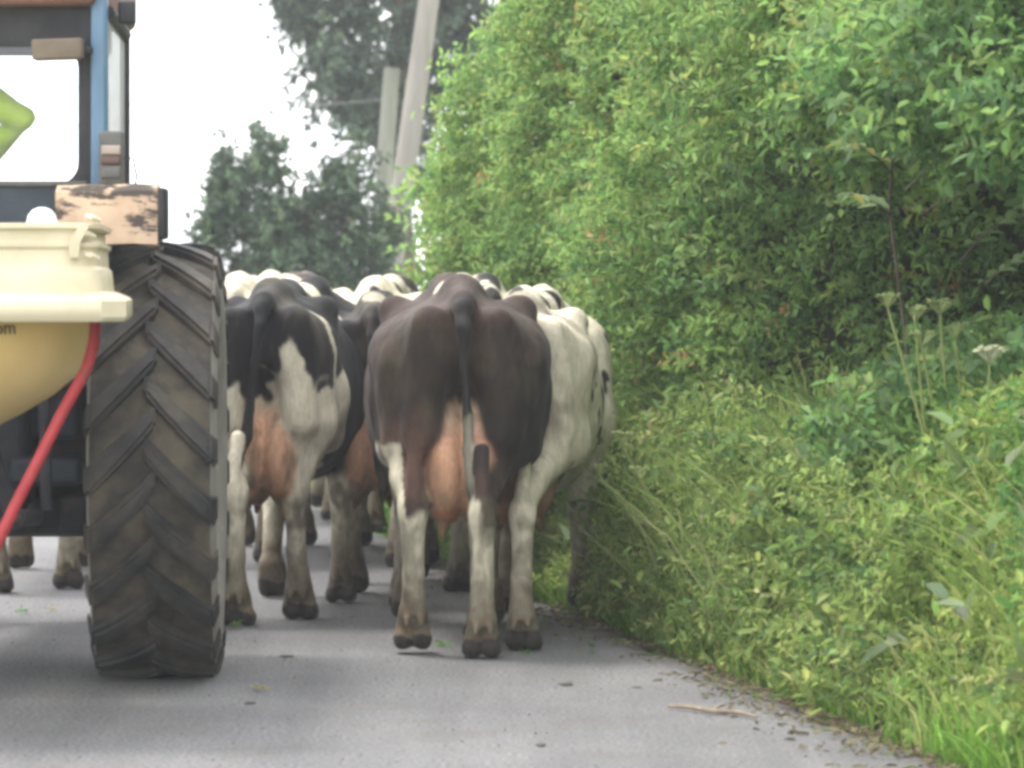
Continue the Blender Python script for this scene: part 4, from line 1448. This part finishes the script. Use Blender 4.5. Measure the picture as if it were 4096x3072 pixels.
sp(MB().tube([(SX - (pl.x - SX), 12.1, pl.z), (pl.x, 12.1, pl.z)], .03, 12).build('frame_tube', M_RED))
for sd in (-1, 1):
    sp(MB().tube([(SX + sd * .24, 12.1, pl.z), (SX + sd * .26, 12.8, .56), (SX + sd * .30, 13.4, .62)], .03, 10).build('hitch_arm', M_CAST))
sp(MB().tube([(SX - .30, 13.4, .62), (SX - .15, 13.42, 1.1), (SX + .15, 13.42, 1.1), (SX + .30, 13.4, .62)], .03, 10).build('headstock', M_CAST))
sp(MB().box((SX - .2, SY - .2, .54), (SX + .2, SY + .3, .74), .03).build('gearbox', M_CAST))
sp(MB().tube([(SX, SY - .15, .64), (SX, SY - .75, .60)], [.06, .045], 12).build('spout', M_CAST))
# printed letters at the picture edge
tc = bpy.data.curves.new('lettering', 'FONT')
tc.body = 'om'
tc.size = .062
tc.extrude = .001
tc.materials.append(M_PRINT)
to = link(bpy.data.objects.new('lettering', tc))
dxl = (-9 - 512) * 12.25 / FPX - SX
ang = math.asin(min(.99, (dxl + .05) / .655))
rr_ = .658
mid = dxl + .047
a_ = math.asin(mid / rr_)
to.matrix_world = Matrix.Translation((SX + rr_ * math.sin(a_), SY - rr_ * math.cos(a_) - .004, 1.262)) @ Matrix.Rotation(a_, 4, 'Z') @ Matrix.Rotation(R(84), 4, 'X') @ Matrix.Translation((-.047, 0, 0))
mw = to.matrix_world.copy()
bpy.context.view_layer.update()
tme = bpy.data.meshes.new_from_object(to)
bpy.data.objects.remove(to)
tme.materials.clear(); tme.materials.append(M_PRINT)
to = link(bpy.data.objects.new('lettering', tme))
to.parent = spr; to.matrix_parent_inverse = Matrix.Translation(-Vector(spr.location)); to.matrix_basis = mw

# ------------------------------------------------------------------ driver
def make_person():
    s = SDF((-.5, -.45, -.62), (.5, .95, .95), .012)
    s.id = 1      # jacket
    s.cone((0, .02, .12), (0, .0, .42), .165, .175, .06)
    s.cone((-.13, .0, .47), (.13, .0, .47), .10, .10, .06)
    s.ell((0, .03, .2), (.19, .14, .24), .06)
    sh_r, el_r, wr_r = (.20, .0, .50), (.395, .03, .42), (.19, .26, .26)
    s.chain([sh_r, el_r], [.095, .035], .04); s.chain([el_r, wr_r], [.035, .060], .03)
    sh_l, el_l, wr_l = (-.20, .0, .50), (-.30, .12, .26), (-.16, .42, .28)
    s.chain([sh_l, el_l, wr_l], [.085, .066, .048], .04)
    s.id = 2      # trousers
    for sd in (-1, 1):
        s.chain([(sd * .09, .02, .06), (sd * .13, .42, .07), (sd * .13, .50, -.32)], [.11, .085, .06], .05)
        s.id = 4
        s.chain([(sd * .13, .48, -.38), (sd * .135, .66, -.43)], [.055, .045], .03)
        s.id = 2
    s.id = 3      # skin
    s.cone((0, .02, .55), (0, .05, .66), .06, .058, .03)
    s.ell((0, .06, .76), (.078, .098, .118), .03)
    s.cone((0, .155, .75), (0, .172, .73), .014, .016, .015)
    for sd in (-1, 1): s.ell((sd * .082, .05, .76), (.014, .026, .034), .01)
    for w, dx in ((wr_r, -1), (wr_l, 1)):
        s.cone(w, (w[0] + dx * .03, w[1] + .07, w[2] + .005), .032, .036, .02)
        for k in range(4):
            b = Vector((w[0] + dx * (.012 + .02 * k) - dx * .02, w[1] + .08, w[2] + .012))
            m_ = b + Vector((dx * .004, .042 - .004 * abs(k - 1), -.006)); e = m_ + Vector((dx * .004, .018, -.03))
            s.chain([b, m_, e], [.010, .0095, .008], .006)
        s.chain([(w[0] - dx * .02, w[1] + .04, w[2]), (w[0] - dx * .04, w[1] + .075, w[2] + .005), (w[0] - dx * .03, w[1] + .10, w[2])], [.013, .011, .009], .01)
    s.id = 5      # hair
    s.ell((0, .04, .80), (.084, .098, .095), .01)
    P, Q = s.mesh()
    pal_ = np.array([[.3, .5, .02], [.62, .88, .01], [.03, .035, .05], [.52, .33, .25], [.02, .02, .02], [.10, .07, .05]])
    c = pal_[s.vl]
    jac = s.vl == 1
    # a silver band round the chest and cuffs
    band = jac & (np.abs(P[:, 2] - .22) < .025) & (np.abs(P[:, 0]) < .19)
    c = np.where(band[:, None], np.array([.55, .56, .55]), c)
    me = np_mesh('person', P, Q, M_CLOTH, c, smooth=True)
    o = link(bpy.data.objects.new('person', me))
    o.location = (TX - .175, cab_y + .42, 1.61)
    tag(o, 'person in a lime hi-vis jacket driving the tractor, elbow showing in the window', 'person')


def cloth_mat():
    m, nt, b, N, L = new_mat('clothing')
    a = N.new('ShaderNodeAttribute'); a.attribute_name = 'Col'
    L.new(a.outputs['Color'], b.inputs['Base Color'])
    b.inputs['Roughness'].default_value = .7
    n = noise(N, L, 9, 3, .6)
    bp = N.new('ShaderNodeBump'); bp.inputs['Strength'].default_value = .5; bp.inputs['Distance'].default_value = .03
    L.new(n.outputs[0], bp.inputs['Height']); L.new(bp.outputs[0], b.inputs['Normal'])
    return m


M_CLOTH = cloth_mat()
make_person()
#=/TRACTOR=#

#=DETAILS=#
# ------------------------------------------------------------------ litter on the road
def ground_pt(px, py, z=0.0):
    Y = (CAM_H - z) * FPX / (py - HORIZON)
    return at(px, py, Y)


M_STICK = worn_mat('bare_stick', [(.3, (.16, .12, .085)), (.7, (.30, .24, .17))], 16, .85, bump=.4)
a = [ground_pt(668, 706, .012), ground_pt(690, 707, .016), ground_pt(712, 711, .014), ground_pt(738, 712, .014), ground_pt(757, 717, .012)]
st_ = MB().tube(a, [.005, .008, .008, .007, .004], 8)
st_.tube([a[2], a[2] + Vector((.03, .05, .012)), a[2] + Vector((.05, .11, .01))], [.006, .005, .003], 6)
tag(st_.build('stick', M_STICK), 'bare pale stick lying across the road edge near the verge', 'stick')

SCRAPS = [((21, 613), .030, 'bright green leaf scrap on the road beyond the spreader, the greener of two', (.10, .26, .04)),
          ((51, 611), .026, 'pale yellowish leaf scrap on the road beside the greener one', (.30, .30, .12)),
          ((236, 628), .030, 'green grass scrap on the road by the big tyre', (.13, .26, .05)),
          ((444, 646), .034, 'bright green torn leaf between the hooves of the brown cow', (.11, .30, .03)),
          ((527, 655), .026, 'green leaf scrap under the white cow', (.10, .24, .04)),
          ((590, 648), .022, 'small green leaf scrap near the road edge past the white cow', (.12, .24, .05)),
          ((257, 690), .034, 'flattened yellowish grass wisp on the road behind the big tyre', (.36, .33, .15)),
          ((880, 724), .045, 'drooping green leaf tuft at the road edge beyond the stick', (.13, .24, .06)),
          ((795, 700), .050, 'trampled green leaf tuft at the verge beside the stick', (.14, .24, .06))]
for i, ((px_, py_), sz, lab, col) in enumerate(SCRAPS):
    p = ground_pt(px_, py_, .004)
    r9 = np.random.default_rng(500 + i)
    k = 9
    base = np.array(p)[None] + np.stack([r9.normal(size=k) * sz * .3, r9.normal(size=k) * sz * .6, np.abs(r9.normal(size=k)) * .006 + .004], -1)
    axd = np.stack([r9.normal(size=k), r9.normal(size=k), np.abs(r9.normal(size=k)) * .25], -1)
    nr = np.stack([r9.normal(size=k) * .3, r9.normal(size=k) * .3, np.ones(k)], -1)
    V, F = leaf_arrays(base, axd, nr, np.full(k, sz) * r9.uniform(.7, 1.5, k), np.full(k, sz * .4))
    V[:, 2] = np.maximum(V[:, 2], .003)
    cc = np.repeat(np.array(col)[None] * r9.uniform(.7, 1.3, (k, 1)), 6, axis=0)
    o = link(bpy.data.objects.new('leaf_scrap', np_mesh('leaf_scrap', V - np.array(p), F, M_LEAF, cc, smooth=False)))
    o.location = p
    tag(o, lab, 'leaf litter', 'leaf scraps dropped on the road')

M_DUNG = worn_mat('cow_dung', [(.3, (.03, .027, .017)), (.7, (.055, .046, .03))], 20, .7, bump=.6)
for i, (px_, py_, sx_, lab) in enumerate(((286, 656, .03, 'dark dung splat on the road between the tyre and the brown cow'), (541, 745, .018, 'small dark dung spot near the bottom of the road'),
                                          (250, 703, .02, 'dark dung streak on the road below the big tyre'), (566, 684, .03, 'dark dung spot on the road below the white cow'))):
    p = ground_pt(px_, py_, .004)
    r9 = random.Random(i)
    ring = []
    for k in range(14):
        an = 2 * math.pi * k / 14
        q = sx_ * r9.uniform(.6, 1.2)
        ring.append((q * math.cos(an), q * 1.6 * math.sin(an)))
    mb = MB().loft([[(x, y, -.001) for x, y in ring], [(x * .8, y * .8, .002) for x, y in ring], [(x * .4, y * .4, .003) for x, y in ring]])
    o = mb.build('dung_splat', M_DUNG)
    o.location = p
    tag(o, lab, 'dung', 'dung spots on the road')

# grit, dead grass and leaf crumbs along the edge of the tarmac
r9 = np.random.default_rng(900)
n = 5200
Y = 9 + 12 * r9.uniform(size=n)
u = .10 - np.abs(r9.normal(size=n)) * .17
pn = wave_noise(np.stack([Y, u, np.zeros(n)], -1), .9, 33)
keep = (pn > -.5) | (u > 0)
Y, u = Y[keep], u[keep]; n = len(Y)
base = np.stack([edge_x(Y) + u, Y, np.where(u > .0, bank_z(np.maximum(u, 0)) + .02, .003)], -1)
axd = np.stack([r9.normal(size=n), r9.normal(size=n), np.abs(r9.normal(size=n)) * .25], -1)
nr = np.stack([r9.normal(size=n) * .4, r9.normal(size=n) * .4, np.ones(n)], -1)
V, F = leaf_arrays(base, axd, nr, r9.uniform(.012, .05, n), r9.uniform(.006, .018, n))
cc = np.repeat(pal([(.13, .10, .065), (.24, .20, .12), (.14, .18, .06), (.08, .065, .045), (.32, .28, .18)], [.3, .25, .2, .15, .1], n, r9), 6, axis=0)
o = link(bpy.data.objects.new('litter', np_mesh('litter', V, F, M_LEAF, cc, smooth=False)))
tag(o, 'dead leaf and grass crumbs strewn along the road edge', 'litter', kind='stuff')
n = 900
Y = 8.5 + 14 * r9.uniform(size=n)
X = edge_x(Y) - .1 - 3.6 * r9.uniform(size=n)
base = np.stack([X, Y, np.full(n, .003)], -1)
axd = np.stack([r9.normal(size=n), r9.normal(size=n), np.abs(r9.normal(size=n)) * .2], -1)
nr = np.stack([r9.normal(size=n) * .3, r9.normal(size=n) * .3, np.ones(n)], -1)
V, F = leaf_arrays(base, axd, nr, r9.uniform(.006, .016, n), r9.uniform(.004, .009, n))
cc = np.repeat(pal([(.09, .08, .065), (.05, .045, .04), (.2, .17, .11), (.12, .17, .06)], [.4, .3, .2, .1], n, r9), 6, axis=0)
o = link(bpy.data.objects.new('grit', np_mesh('grit', V, F, M_LEAF, cc, smooth=False)))
tag(o, 'scattered dark grit and crumbs across the tarmac', 'grit', kind='stuff')

# ------------------------------------------------------------------ thin haze added to lift dark tones and fade the far trees
hz = MB().box((-960, -60, -1.1), (960, 2060, 11.0))
hm = bpy.data.materials.new('tone_lift_haze'); hm.use_nodes = True
hn = hm.node_tree.nodes; hn.clear()
ho = hn.new('ShaderNodeOutputMaterial'); hv = hn.new('ShaderNodeVolumePrincipled')
hv.inputs['Color'].default_value = (.93, .95, .97, 1)
hv.inputs['Density'].default_value = .0014
hm.node_tree.links.new(hv.outputs[0], ho.inputs['Volume'])
hzo = hz.build('haze', hm)
tag(hzo, 'thin haze added over the whole lane to lift the dark tones', 'haze', kind='stuff')
#=/DETAILS=#
